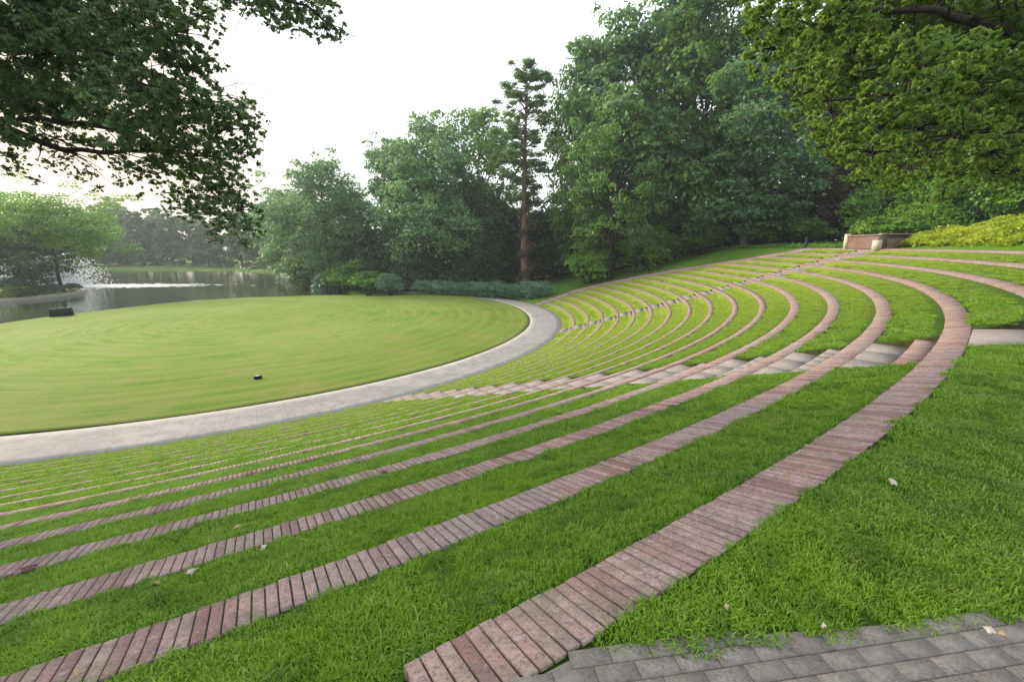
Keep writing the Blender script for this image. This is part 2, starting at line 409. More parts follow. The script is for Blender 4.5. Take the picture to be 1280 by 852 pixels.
    M['wood'] = plain('dark_wood', (.05, .035, .025), .8)
    M['leaf_tan'] = plain('dry_leaf_tan', (.33, .24, .14), .8)
    M['leaf_pale'] = plain('dry_leaf_pale', (.40, .36, .29), .8)
    M['leaf_brown'] = plain('dry_leaf_brown', (.10, .045, .025), .7)
    m = new_mat('white_spray'); n = N(m)
    M['spray'] = n.out((.88, .9, .92), .3, spec=.4, trans=.5, tcol=(.9, .92, .95))
build_mats()

# ---------------------------------------------------------------- ground sheet
def build_ground():
    rr = np.concatenate([np.arange(0, 24, 2), np.arange(24, 35, .5), [35.3], np.arange(36, 55, 1), [55.1, 55.45, 55.56, 55.9, 56.3], np.arange(57, 60, .5),
                         [59.75], np.arange(60.3, 75, .6), np.arange(75, 140, 2), np.geomspace(140, 640, 22)])
    aa = np.concatenate([np.arange(-180, 28, 1.0), np.arange(28, 60, .25), np.arange(60, 180, .75)])
    R, A = np.meshgrid(rr, aa, indexing='ij')
    x = CX + R*np.sin(np.radians(A)); y = CY - R*np.cos(np.radians(A))
    z = H(x, y)
    # sunk under the terraces, path and lawn, which are laid on top
    inT = (A > -24) & (A < end_ang(R)) & (R > R_PO+.2)
    z = np.where(inT & (R < 55.5), z-.55, z)
    inU = (A > up_start(R)-.15) & (A < end_ang(R)) & (R >= 55.5) & (R < 59.6)
    z = np.where(inU, z-.6, z)
    sd = poly_sd(x, y, POND)
    z = np.where((R <= R_PO+.2) & (sd > 0), z-.08, z)
    z = np.where((R > 55.5) & ~inU, z-.012, z)
    n, m = R.shape
    V = np.stack([x, y, z], -1).reshape(-1, 3)
    i, j = np.meshgrid(np.arange(n-1), np.arange(m), indexing='ij'); k = (j+1) % m
    F = np.stack([i*m+j, (i+1)*m+j, (i+1)*m+k, i*m+k], -1).reshape(-1, 4)
    am = np.where(A < -120, A+360, A)
    mul = smooth(63, 67, R)*smooth(40, 46, am)
    mul = np.where(am > 112, np.maximum(smooth(50, 58, R), smooth(122, 132, am)*smooth(36, 38, R)), mul)
    mul = np.where((am > 150) & (R < 70), smooth(34.9, 35.4, R), mul)
    mul = np.where(am > 215, 0, mul); mul = np.where(np.hypot(x, y) > 120, .15, mul)
    mul = np.where((am > 140) & (am < 150) & (R > 35.3) & (R < 50), 1, mul)
    o = obj('ground', mesh_np('ground', V, F, M['ground'], {'mulch': ('POINT', mul.reshape(-1))}, True)); tag(o, kind='structure')
build_ground()

# lawn disc, its outer rim clipped by the pond
def lawn_r(a):
    am = np.where(a < -120, a+360, a)
    return np.interp(am, [-120, -110, -87, -60, -30, 140, 149, 161, 201, 225, 240], [26.6, 26.4, 26.84, 28, R_PI, R_PI, R_PI, 25.6, 25.7, 28.3, 26.6])
def build_lawn():
    aa = np.arange(-180, 180, .75); fr = np.concatenate([np.linspace(0, .8, 18), np.linspace(.82, 1, 12), [1.0, 1.0]])
    V = []
    for i, f in enumerate(fr):
        r = lawn_r(aa)*f
        if i >= len(fr)-2: r = lawn_r(aa) + (.02 if i == len(fr)-2 else .03)
        z = .05 + .02*vnoise(CX+r*np.sin(np.radians(aa)), CY-r*np.cos(np.radians(aa)), 3) + .25*(1-f**2)
        if i == len(fr)-2: z = np.full_like(z, .02)
        if i == len(fr)-1: z = np.full_like(z, -.35)
        V.append(polv(r, aa, z))
    n, m = len(fr), len(aa); V = np.concatenate(V)
    i, j = np.meshgrid(np.arange(n-1), np.arange(m), indexing='ij'); k = (j+1) % m
    F = np.stack([i*m+j, (i+1)*m+j, (i+1)*m+k, i*m+k], -1).reshape(-1, 4)
    me = mesh_np('lawn', V, F, M['lawn'], None, True); me.materials.append(M['soil'])
    mi = np.zeros(len(F), np.int32); mi[-2*m:] = 1; me.polygons.foreach_set('material_index', mi)
    tag(obj('lawn', me), kind='structure')
build_lawn()

def ring_sheet(name, r0, r1, a0, a1, zf, mat, nr=6, da=.5, kind='structure', skirt=.2):
    aa = np.linspace(a0, a1, max(2, int((a1-a0)/da)+1)); rr = np.linspace(r0, r1, nr)
    rr = np.concatenate([[rr[0]], rr, [rr[-1]]])
    R, A = np.meshgrid(rr, aa, indexing='ij'); z = zf(R, A)
    z[0] -= skirt; z[-1] -= skirt
    V = polv(R, A, z).reshape(-1, 3); n, m = R.shape
    i, j = np.meshgrid(np.arange(n-1), np.arange(m-1), indexing='ij')
    F = np.stack([i*m+j, (i+1)*m+j, (i+1)*m+j+1, i*m+j+1], -1).reshape(-1, 4)
    o = obj(name, mesh_np(name, V, F, mat)); tag(o, kind=kind); return o
ring_sheet('path', R_PI+.035, R_PO, -40, 163, lambda R, A: np.where(R < R_PI+.2, 0.012, 0.0)*1.0, M['path'])

# pond water
def build_water():
    o = obj('pond_water', mesh_np('pond_water', [(-400, -30, -.5), (-22, -30, -.5), (-22, 200, -.5), (-400, 200, -.5)], np.array([(0, 1, 2, 3)]), M['water']))
    tag(o, kind='structure')
build_water()

# ---------------------------------------------------------------- terraces
AIS1 = (40.25, 43.2); AIS2 = (75.7, 78.5)
def tier(k): return R_A - DR*k, Z_A - DZ*k       # outer radius and top height of band k
ORD = {-3: 'topmost', -2: 'second from the top', -1: 'third from the top'}
num = ['first', 'second', 'third', 'fourth', 'fifth', 'sixth', 'seventh', 'eighth', 'ninth', 'tenth', 'eleventh', 'twelfth', 'thirteenth', 'fourteenth', 'fifteenth']
SECT_START = {0: 31.78}
def band_range(k):
    ro, z = tier(k)
    a0 = SECT_START.get(k, 2.0) if k >= 0 else float(up_start(ro))+.02
    return a0, float(end_ang(ro)) - .3

def build_band(k):
    ro, z = tier(k); ri = ro-float(capw(k))
    a0, a1 = band_range(k)
    if k == 0: lab = 'widest curving brick seat band, running from the bottom edge of the photo past the top step of the aisle'
    elif k < 0: lab = ['', 'brick band on the bank just above the widest curving band, right of the concrete strip', 'middle of the three upper brick bands on the bank at the right edge',
                       'highest brick band on the right bank, below the yellow ground cover'][-k]
    elif k == 14: lab = 'lowest brick seat band, nearest the pale curved path round the lawn'
    elif k == 13: lab = 'second brick seat band up from the curved path round the lawn'
    else: lab = '%s curving brick seat band downhill from the widest foreground band' % num[k-1]
    root = empty('brick_seat_wall', pol(ro, (a0+a1)/2, z-.5))
    tag(root, lab, 'seat wall', 'curved brick seat walls of the amphitheatre')
    inv = np.array(root.location)
    # mortar bed of cap and exposed face
    aa = np.linspace(a0, a1, int((a1-a0)/.35)+1)
    bed = []
    for (r, zz) in ((ri+.03, z-DZ-.35), (ri+.03, z-CAPDROP-.006), (ro-.012, z-.012), (ro-.012, z-DZ-.35)):
        bed.append(polv(np.full_like(aa, r), aa, zz)-inv)
    V = np.concatenate(bed); m = len(aa); F = []
    for s in range(3):
        j = np.arange(m-1); F.append(np.stack([s*m+j, s*m+j+1, (s+1)*m+j+1, (s+1)*m+j], -1))
    F.append(np.array([[0, m, 2*m, 3*m], [m-1, 4*m-1, 3*m-1, 2*m-1]]))
    o = obj('mortar_core', mesh_np('mortar_core', V, np.concatenate(F), M['mortar'])); o.parent = root
    # cap bricks: headers laid across the band
    step = math.degrees(.071/ro)
    n = int((a1-a0)/step)
    A = a0 + step*np.arange(n); gap = math.degrees(.0095/ro)
    jr = rng.normal(0, .004, (n, 4)); jz = rng.normal(0, .0022, n); jz2 = rng.normal(0, .0016, n)
    near = (k <= 3)
    def grid(A0, A1, r0, r1, z1b, z1):
        # corners bottom 0..3, top 4..7
        P = [polv(r0, A0, z1-.06), polv(r1, A0, z1b-.06), polv(r1, A1, z1b-.06), polv(r0, A1, z1-.06)]
        b = .003 if near else 0
        db = math.degrees(b/ro)
        P += [polv(r0+0*A0, A0, z1-b), polv(r1+0*A0, A0, z1b-b), polv(r1+0*A0, A1, z1b-b), polv(r0+0*A0, A1, z1-b)]
        if near:
            P += [polv(r0+b, A0+db, z1), polv(r1-b, A0+db, z1b), polv(r1-b, A1-db, z1b), polv(r0+b, A1-db, z1)]
        return np.stack(P, 1)
    V = grid(A, A+step-gap, ri+jr[:, 0], ro+jr[:, 1], z+jz+jz2, z-CAPDROP+jz)
    nv = V.shape[1]
    q = [(0, 1, 5, 4), (1, 2, 6, 5), (2, 3, 7, 6), (3, 0, 4, 7)]
    q += [(4, 5, 9, 8), (5, 6, 10, 9), (6, 7, 11, 10), (7, 4, 8, 11), (8, 9, 10, 11)] if near else [(4, 5, 6, 7)]
    q = np.array(q)
    F = (q[None] + (np.arange(n)*nv)[:, None, None]).reshape(-1, 4)
    rv = np.repeat(rng.random(n), len(q))
    o = obj('brick_cap', mesh_np('brick_cap', V.reshape(-1, 3)-inv, F, M['cap'], {'rnd': ('FACE', rv)})); o.parent = root
    # face bricks: courses of stretchers
    Vs = []; rvs = []
    for c in range(5):
        stp = math.degrees(.205/ri); nn = int((a1-a0)/stp)-1
        A = a0 + stp*(np.arange(nn) + (.5 if c % 2 else 0)); g = math.degrees(.009/ri)
        zb = z-CAPDROP-.064-.073*(c+1); zt = zb+.064
        j = rng.normal(0, .0018, nn); r0 = ri+.012+j; r1 = np.full(nn, ri+.08)
        P = [polv(r0, A, zb), polv(r1, A, zb), polv(r1, A+stp-g, zb), polv(r0, A+stp-g, zb), polv(r0, A, zt), polv(r1, A, zt), polv(r1, A+stp-g, zt), polv(r0, A+stp-g, zt)]
        Vs.append(np.stack(P, 1)); rvs.append(rng.random(nn))
    V = np.concatenate(Vs); nn = len(V)
    q = np.array([(3, 0, 4, 7), (4, 5, 6, 7), (0, 1, 5, 4), (2, 3, 7, 6)])
    F = (q[None] + (np.arange(nn)*8)[:, None, None]).reshape(-1, 4)
    o = obj('brick_face', mesh_np('brick_face', V.reshape(-1, 3)-inv, F, M['riser'], {'rnd': ('FACE', np.repeat(np.concatenate(rvs), 4))})); o.parent = root
for k in range(0, 15): build_band(k)
for k in (-1, -2, -3): build_band(k)

def tread_z(r, k):
    """grass height between band k+1 (below) and band k (above)"""
    r_in = R_A - DR*(k+1); r_out = R_A - DR*k - capw(k)
    t = np.clip((r-r_in)/(r_out-r_in), 0, 1)
    z0 = Z_A - DZ*(k+1); z1 = Z_A - DZ*k - RISE
    return z0 - .022 + (z1-z0+.022)*(t*.75+.25*t*t)
def build_treads():
    Vs, Fs, mats, n0 = [], [], [], 0
    for k in range(-3, 15):
        r0 = R_A-DR*(k+1)-.004; r1 = R_A-DR*k-capw(k)+.02
        e = float(end_ang((r0+r1)/2))-.3
        secs = [(2.0, AIS1[0]), (AIS1[1], AIS2[0]), (AIS2[1], e)] if k >= 0 else [(43.75, AIS2[0]), (AIS2[1], e)]
        for (a0, a1) in secs:
            aa = np.linspace(a0, a1, int((a1-a0)/.3)+2); aa = np.concatenate([[aa[0]], aa, [aa[-1]]])
            rr = np.linspace(r0, r1, 9)
            R, A = np.meshgrid(rr, aa, indexing='ij')
            if k < 0 and a0 < 50: A = up_start(R) + (A-a0)/(a1-a0)*(a1-up_start(R))
            x = CX+R*np.sin(np.radians(A)); y = CY-R*np.cos(np.radians(A))
            z = tread_z(R, k) + .012*vnoise(x, y, .35) + .008*vnoise(x, y, .13, 2)
            z[:, 0] -= .55; z[:, -1] -= .55
            V = np.stack([x, y, z], -1).reshape(-1, 3); n, m = R.shape
            i, j = np.meshgrid(np.arange(n-1), np.arange(m-1), indexing='ij')
            F = np.stack([i*m+j, (i+1)*m+j, (i+1)*m+j+1, i*m+j+1], -1).reshape(-1, 4)
            mi = ((j == 0) | (j == m-2)).reshape(-1).astype(np.int32)
            Vs.append(V); Fs.append(F+n0); mats.append(mi); n0 += len(V)
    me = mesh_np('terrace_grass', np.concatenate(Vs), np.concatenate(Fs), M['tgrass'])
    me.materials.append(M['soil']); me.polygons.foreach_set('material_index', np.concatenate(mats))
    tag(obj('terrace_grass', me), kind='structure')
build_treads()

# stepped aisles; the nearer one runs on past the widest band as a level concrete strip
ST0, ST1 = np.array([7.38, 6.83]), np.array([8.74, 8.06])     # its two corners at the band
STD = np.array([.9996, -.028])
def STRIP(f, g): return (ST0+(ST1-ST0)*g) + STD*f*11.0
def in_strip(x, y, m=0.0):
    w_ = ST1-ST0; det = STD[0]*w_[1]-STD[1]*w_[0]; dx = x-ST0[0]; dy = y-ST0[1]
    f = (dx*w_[1]-dy*w_[0])/det; g = (STD[0]*dy-STD[1]*dx)/det
    return (f > -.3) & (f < 11.0) & (g > -m) & (g < 1+m)
def build_aisle(a0, a1, label, k0, ext=None):
    root = empty('aisle_stairs', pol(45, (a0+a1)/2, 3.0)); tag(root, label, 'stairs', 'stepped aisles cutting through the terraces')
    inv = np.array(root.location)
    def slab(name, r0, r1, z0, z1, mat, nA=4, rnds=None):
        mb = MB(); A = np.linspace(a0, a1, nA+1)
        for i in range(nA):
            g = math.degrees(.004/r1)
            c = lambda r, a, z: tuple(np.array(pol(r, a, z))-inv)
            b0, b1 = A[i]+g, A[i+1]-g
            mb.hexa([c(r0, b0, z0), c(r1, b0, z0), c(r1, b1, z0), c(r0, b1, z0)], [c(r0, b0, z1), c(r1, b0, z1), c(r1, b1, z1), c(r0, b1, z1)], random.random())
        mb.build(name, mat, root)
    for k in range(k0, 15):
        ro, z = tier(k+1); ri = R_A-DR*k-capw(k)
        if k == 14: ro, z = R_PO, 0.0
        slab('landing', ro+.004, ri-.36, z-.3, z-.004+(0 if ext else .09), M['conc'], 3)
        slab('step', ri-.355, ri-.004, z-.3, z+(DZ-CAPDROP)*.5, M['cap'] if (k == 0 and ext) else M['conc'], 32 if k == 0 else 6)
    if ext:
        mb = MB(); c = lambda p, z: (p[0]-inv[0], p[1]-inv[1], z-inv[2])
        for i in range(7):
            q = [STRIP(i/7+.0006, 0), STRIP((i+1)/7-.0006, 0), STRIP((i+1)/7-.0006, 1), STRIP(i/7+.0006, 1)]
            mb.hexa([c(p, Z_A-.2) for p in q], [c(p, Z_A+.012) for p in q], random.random())
        mb.build('landing', M['conc'], root)
build_aisle(*AIS1, 'nearer aisle of pale landings and brick steps crossing the middle of the photo', 0, True)
build_aisle(*AIS2, 'farther aisle of steps with bricks, up the terraces towards the low brick wall', -3)

# brick walk along the far end of the terraces
def build_edge_walk():
    rr = np.arange(R_PO, 61.5, .5); e = end_ang(rr); V = []
    for f in (0, 1):
        wdt = np.degrees(f*1.7/rr); z = np.where(rr < 59.8, cone(rr), 7.66)+.03
        z = np.where(f == 1, z*np.interp(e+wdt, [100, 112], [1, .97]), z)
        V.append(polv(rr, e+wdt-.3, z))
    low = [v.copy() for v in V]
    for l_ in low: l_[:, 2] -= .6
    m = len(rr); Vt = np.concatenate(V+low); j = np.arange(m-1)
    F = np.concatenate([np.stack([j, j+1, m+j+1, m+j], -1), np.stack([2*m+j, 2*m+j+1, j+1, j], -1), np.stack([m+j, m+j+1, 3*m+j+1, 3*m+j], -1)])
    o = obj('brick_walk', mesh_np('brick_walk', Vt, F, M['cap'], {'rnd': ('FACE', rng.random(len(F)))})); tag(o, kind='structure')
build_edge_walk()

# foreground pavers (bottom right)
def build_pavers():
    base = []; mb = MB()
    line = lambda x: np.interp(x, [.0, .24, .33, .85, 1.22, 2.31, 4.5], [1.36, 1.40, 1.44, 1.47, 1.51, 1.58, 1.75])
    ang = math.radians(8.0); ca, sa = math.cos(ang), math.sin(ang)
    L, W = .165, .078
    for row in range(-60, 26):
        for c in range(-30, 40):
            lx = c*L + (L/2 if row % 2 else 0); ly = row*W
            x = 1.0 + ca*lx - sa*ly; y = 1.2 + sa*lx + ca*ly
            r, a = topolar(x, y)
            if y > line(x)+.03 or r < R_A+.035 or y < -2.6 or x > 4.4 or x < -1: continue
            mb.box((x, y, Z_A-.03 + random.gauss(0, .0007)), (L/2-.002, W/2-.003, .032), ang, random.random())
    o = mb.build('paved_walk', M['paver']); tag(o, kind='structure')
    V = [(-.8, -2.8, Z_A-.008), (4.6, -2.8, Z_A-.008), (4.6, 1.8, Z_A-.008), (2.31, 1.62, Z_A-.008), (.33, 1.47, Z_A-.008), (.12, 1.36, Z_A-.008), (-.8, .6, Z_A-.008)]
    o = obj('paving_bed', mesh_np('paving_bed', V, np.array([list(range(7))]), M['paver'])); tag(o, kind='structure')
build_pavers()

# ---------------------------------------------------------------- grass blades (ground cover)
def blade_patch(name, rad, nb, hmin, hmax, wd, seed):
    g = np.random.default_rng(seed)
    rr = rad*np.sqrt(g.random(nb)); th = g.random(nb)*2*np.pi
    bx, by = rr*np.cos(th), rr*np.sin(th)
    h = g.uniform(hmin, hmax, nb); d = g.random(nb)*2*np.pi; lean = g.uniform(.25, 1.25, nb)*h
    px, py = -np.sin(d), np.cos(d); ww = wd*g.uniform(.7, 1.3, nb)/2
    def P(f, k, wf): return np.stack([bx+np.cos(d)*lean*f+px*ww*wf*k, by+np.sin(d)*lean*f+py*ww*wf*k, h*np.where(f < 1, f**.5*1.0, .82) if np.isscalar(f) else h], -1)
    v = [P(0, -1, 1), P(0, 1, 1), P(.4, 1, .9), P(.4, -1, .9), P(1, 1, .12), P(1, -1, .12)]
    for q in (0, 1): v[q][:, 2] = -.015
    V = np.stack(v, 1).reshape(-1, 3)
    F = (np.array([(0, 1, 2, 3), (3, 2, 4, 5)])[None] + (np.arange(nb)*6)[:, None, None]).reshape(-1, 4)
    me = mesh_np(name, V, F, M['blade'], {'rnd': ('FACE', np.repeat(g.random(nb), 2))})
    return bpy.data.objects.new(name, me)

def scatter(name, sources, pts, rot, scl, idx, label):
    cc = bpy.data.collections.new(name+'_sources')
    for s in sources: cc.objects.link(s)
    me = bpy.data.meshes.new(name); me.vertices.add(len(pts)); me.vertices.foreach_set('co', np.asarray(pts, np.float32).ravel())
    a = me.attributes.new('prot', 'FLOAT_VECTOR', 'POINT'); a.data.foreach_set('vector', np.asarray(rot, np.float32).ravel())
    a = me.attributes.new('pscl', 'FLOAT', 'POINT'); a.data.foreach_set('value', np.asarray(scl, np.float32))
    a = me.attributes.new('pidx', 'INT', 'POINT'); a.data.foreach_set('value', np.asarray(idx, np.int32))
    o = obj(name, me); tag(o, label, 'grass', kind='stuff')
    ng = bpy.data.node_groups.new(name, 'GeometryNodeTree')
    ng.interface.new_socket('Geometry', in_out='INPUT', socket_type='NodeSocketGeometry')
    ng.interface.new_socket('Geometry', in_out='OUTPUT', socket_type='NodeSocketGeometry')
    gi = ng.nodes.new('NodeGroupInput'); go = ng.nodes.new('NodeGroupOutput')
    iop = ng.nodes.new('GeometryNodeInstanceOnPoints'); ci = ng.nodes.new('GeometryNodeCollectionInfo')
    ci.inputs['Collection'].default_value = cc; ci.inputs['Separate Children'].default_value = True; ci.inputs['Reset Children'].default_value = True
    def na(nm, typ):
        x = ng.nodes.new('GeometryNodeInputNamedAttribute'); x.data_type = typ; x.inputs['Name'].default_value = nm
        return x.outputs['Attribute']
    e2r = ng.nodes.new('FunctionNodeEulerToRotation')
    L = ng.links.new
    L(gi.outputs[0], iop.inputs['Points']); L(ci.outputs[0], iop.inputs['Instance'])
    iop.inputs['Pick Instance'].default_value = True
    L(na('pidx', 'INT'), iop.inputs['Instance Index'])
    L(na('prot', 'FLOAT_VECTOR'), e2r.inputs[0]); L(e2r.outputs[0], iop.inputs['Rotation'])
    L(na('pscl', 'FLOAT'), iop.inputs['Scale']); L(iop.outputs[0], go.inputs[0])
    md = o.modifiers.new('scatter', 'NODES'); md.node_group = ng
    return o

def in_view(x, y, margin=.35):
    """generous wedge in front of the camera, so a step aside still sees grass"""
    return (y > -1.0) & (np.abs(x) < 1.2*(y+1.0)*(1+margin)+1.5)

def grass_points(rmin, rmax, per_m2, prad, seed, zones=('tread', 'upper')):
    g = np.random.default_rng(seed)
    X = rmax; n = int(per_m2*(2*X)*(X+3))
    x = g.uniform(-X, X, n); y = g.uniform(-3, X, n)
    d = np.hypot(x, y); keep = (d >= rmin) & (d < rmax) & in_view(x, y)
    x, y = x[keep], y[keep]
    r, a = topolar(x, y)
    k = np.floor((R_A - r)/DR).astype(int)           # tread index: between band k+1 and band k
    r_out = R_A-DR*k-capw(k); r_in = R_A-DR*(k+1)
    pm = prad*(.55 if prad < .1 else .72)
    inA = (a > 2) & (a < 107)
    da = np.degrees(prad*.7/r)
    notais = ~(((a > AIS1[0]-da) & (a < AIS1[1]+da)) | ((a > AIS2[0]-da) & (a < AIS2[1]+da)))
    tr = inA & (k >= 0) & (k < 15) & (r > r_in+pm*1.1) & (r < r_out-pm) & notais
    tu = inA & (k < 0) & (k >= -3) & (r > r_in+pm) & (r < r_out-pm) & (a > up_start(r)+da) & notais
    e = end_ang(r); tr &= a < e-1; tu &= a < e-1
    # flat grass outside the widest band, left of the concrete strip
    line = np.interp(x, [.0, .24, .33, .85, 1.22, 2.31, 4.5], [1.36, 1.40, 1.44, 1.47, 1.51, 1.58, 1.75])
    pl = (r > R_A+pm*.75) & ~in_strip(x, y, .03) & (y < 7.9) & (y > line+pm*.3)
    z = np.where(tr | tu, tread_z(r, k), np.where(r < R_A+.6, Z_A-.012, H(x, y)-.012))
    s = tr | tu | pl
    return x[s], y[s], z[s], r[s], a[s], (tr | tu)[s]

def build_grass():
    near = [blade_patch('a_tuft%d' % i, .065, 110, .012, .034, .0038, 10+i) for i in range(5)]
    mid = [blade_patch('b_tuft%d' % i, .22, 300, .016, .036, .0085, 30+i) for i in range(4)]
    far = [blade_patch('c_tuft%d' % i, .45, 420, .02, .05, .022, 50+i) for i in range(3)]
    P, R, S, I = [], [], [], []
    def put(x, y, z, isT, a, ids, s0, s1, g):
        n = len(x)
        P.append(np.stack([x, y, z], -1)); rot = np.zeros((n, 3))
        # tilt with the tread slope (rises away from the centre)
        rot[:, 2] = g.random(n)*6.28
        R.append(rot); S.append(np.clip(g.uniform(s0, s1, n)*(1+.3*vnoise(x, y, .28, 4)), .4, 2.2)); I.append(g.choice(ids, n))
    g = np.random.default_rng(99)
    for (a_, b_, dens, pr, ids, s0, s1) in ((0, 4.5, 330, .075, range(0, 5), .65, 1.5), (4.5, 10, 210, .08, range(0, 5), .8, 1.7), (10, 20, 36, .22, range(5, 9), .75, 1.15), (20, 36, 14, .22, range(5, 9), .9, 1.3), (36, 66, 9, .42, range(9, 12), .7, 1.1)):
        x, y, z, r, a, t = grass_points(a_, b_, dens, pr, int(a_*10)+5)
        put(x, y, z, t, a, list(ids), s0, s1, g)
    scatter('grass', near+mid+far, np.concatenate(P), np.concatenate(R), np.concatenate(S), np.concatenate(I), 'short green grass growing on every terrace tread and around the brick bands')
build_grass()

# ---------------------------------------------------------------- foliage
def leaves(clumps, n, L, W, g, flat=.8, shell=.55, up=.4, zmin=None, droop=0.0, cap=0.0):
    """clumps (m,4) centre+radius -> rhombic leaf faces spread through the clumps"""
    c = np.asarray(clumps, float); wgt = c[:, 3]**2; wgt /= wgt.sum()
    k = g.choice(len(c), n, p=wgt)
    d = g.normal(size=(n, 3)); d /= np.linalg.norm(d, axis=1)[:, None]
    if cap: d[:, 2] = np.where(g.random(n) < cap, np.abs(d[:, 2]), d[:, 2])
    rad = c[k, 3]*(shell + (1-shell)*g.random(n))*np.where(g.random(n) < .12, g.uniform(1.0, 1.3, n), 1.0)
    rad *= g.random(n)**(.15 if cap else .35)*.5+.5
    # lumpy surface
    lump = 1 + .28*np.sin(d[:, 0]*5+k)*np.sin(d[:, 1]*6+k*2.1)*1.0 + .18*np.sin(d[:, 2]*9+k)
    p = c[k, :3] + d*(rad*lump)[:, None]*np.array([1, 1, flat])
    nrm = d*.55 + np.array([0, 0, up]) + g.normal(size=(n, 3))*.55
    nrm /= np.linalg.norm(nrm, axis=1)[:, None]
    t = np.cross(nrm, g.normal(size=(n, 3))); t[:, 2] -= droop; t /= np.linalg.norm(t, axis=1)[:, None]
    b = np.cross(nrm, t)
    s = g.uniform(.65, 1.35, n)[:, None]
    V = np.stack([p-t*L*s*.5, p+b*W*s*.5+t*L*s*.08, p+t*L*s*.5, p-b*W*s*.5+t*L*s*.08], 1).reshape(-1, 3)
    F = np.arange(n*4).reshape(-1, 4)
    tone_c = g.random(len(c))
    tone = np.clip(tone_c[k]*.75 + .25*g.random(n), 0, 1)
    if zmin is not None:
        V[:, 2] = np.maximum(V[:, 2], zmin)
    return V, F, g.random(n), tone

def leaf_obj(name, parts, mat, parent=None):
    V = np.concatenate([p[0] for p in parts]); n0 = 0; F = []
    for p in parts: F.append(p[1]+n0); n0 += len(p[0])
    F = np.concatenate(F)
    return mesh_np(name, V, F, mat, {'rnd': ('FACE', np.concatenate([p[2] for p in parts])), 'tone': ('FACE', np.concatenate([p[3] for p in parts]))})

def crown_mesh(parts, mb, leafm, barkm, name, parent):
    """leaves with their twigs in one mesh, two materials"""
    V = [p[0] for p in parts]; F = []; n0 = 0; rn = [p[2] for p in parts]; tn = [p[3] for p in parts]
    for p in parts: F.append(p[1]+n0); n0 += len(p[0])
    Q = np.vstack(mb.Q)+n0; V.append(np.vstack(mb.V)); nl = sum(len(f) for f in F)
    me = mesh_np(name, np.concatenate(V), np.concatenate(F+[Q]), leafm, {'rnd': ('FACE', np.concatenate(rn+[np.zeros(len(Q))])), 'tone': ('FACE', np.concatenate(tn+[np.zeros(len(Q))]))})
    me.materials.append(barkm); mi = np.zeros(nl+len(Q), np.int32); mi[nl:] = 1; me.polygons.foreach_set('material_index', mi)
    return obj(name, me, parent)
def limb(p0, p1, r0, r1, g, sag=.12, n=6):
    p0 = np.array(p0, float); p1 = np.array(p1, float); t = np.linspace(0, 1, n)[:, None]
    L = np.linalg.norm(p1-p0); off = g.normal(size=3)*L*sag*.5; off[2] = abs(off[2])*.6
    w_ = g.normal(size=(n, 3))*L*.012; w_[0] = 0
    return p0+(p1-p0)*t + off*np.sin(t*np.pi) + w_, r0+(r1-r0)*t[:, 0]**.8

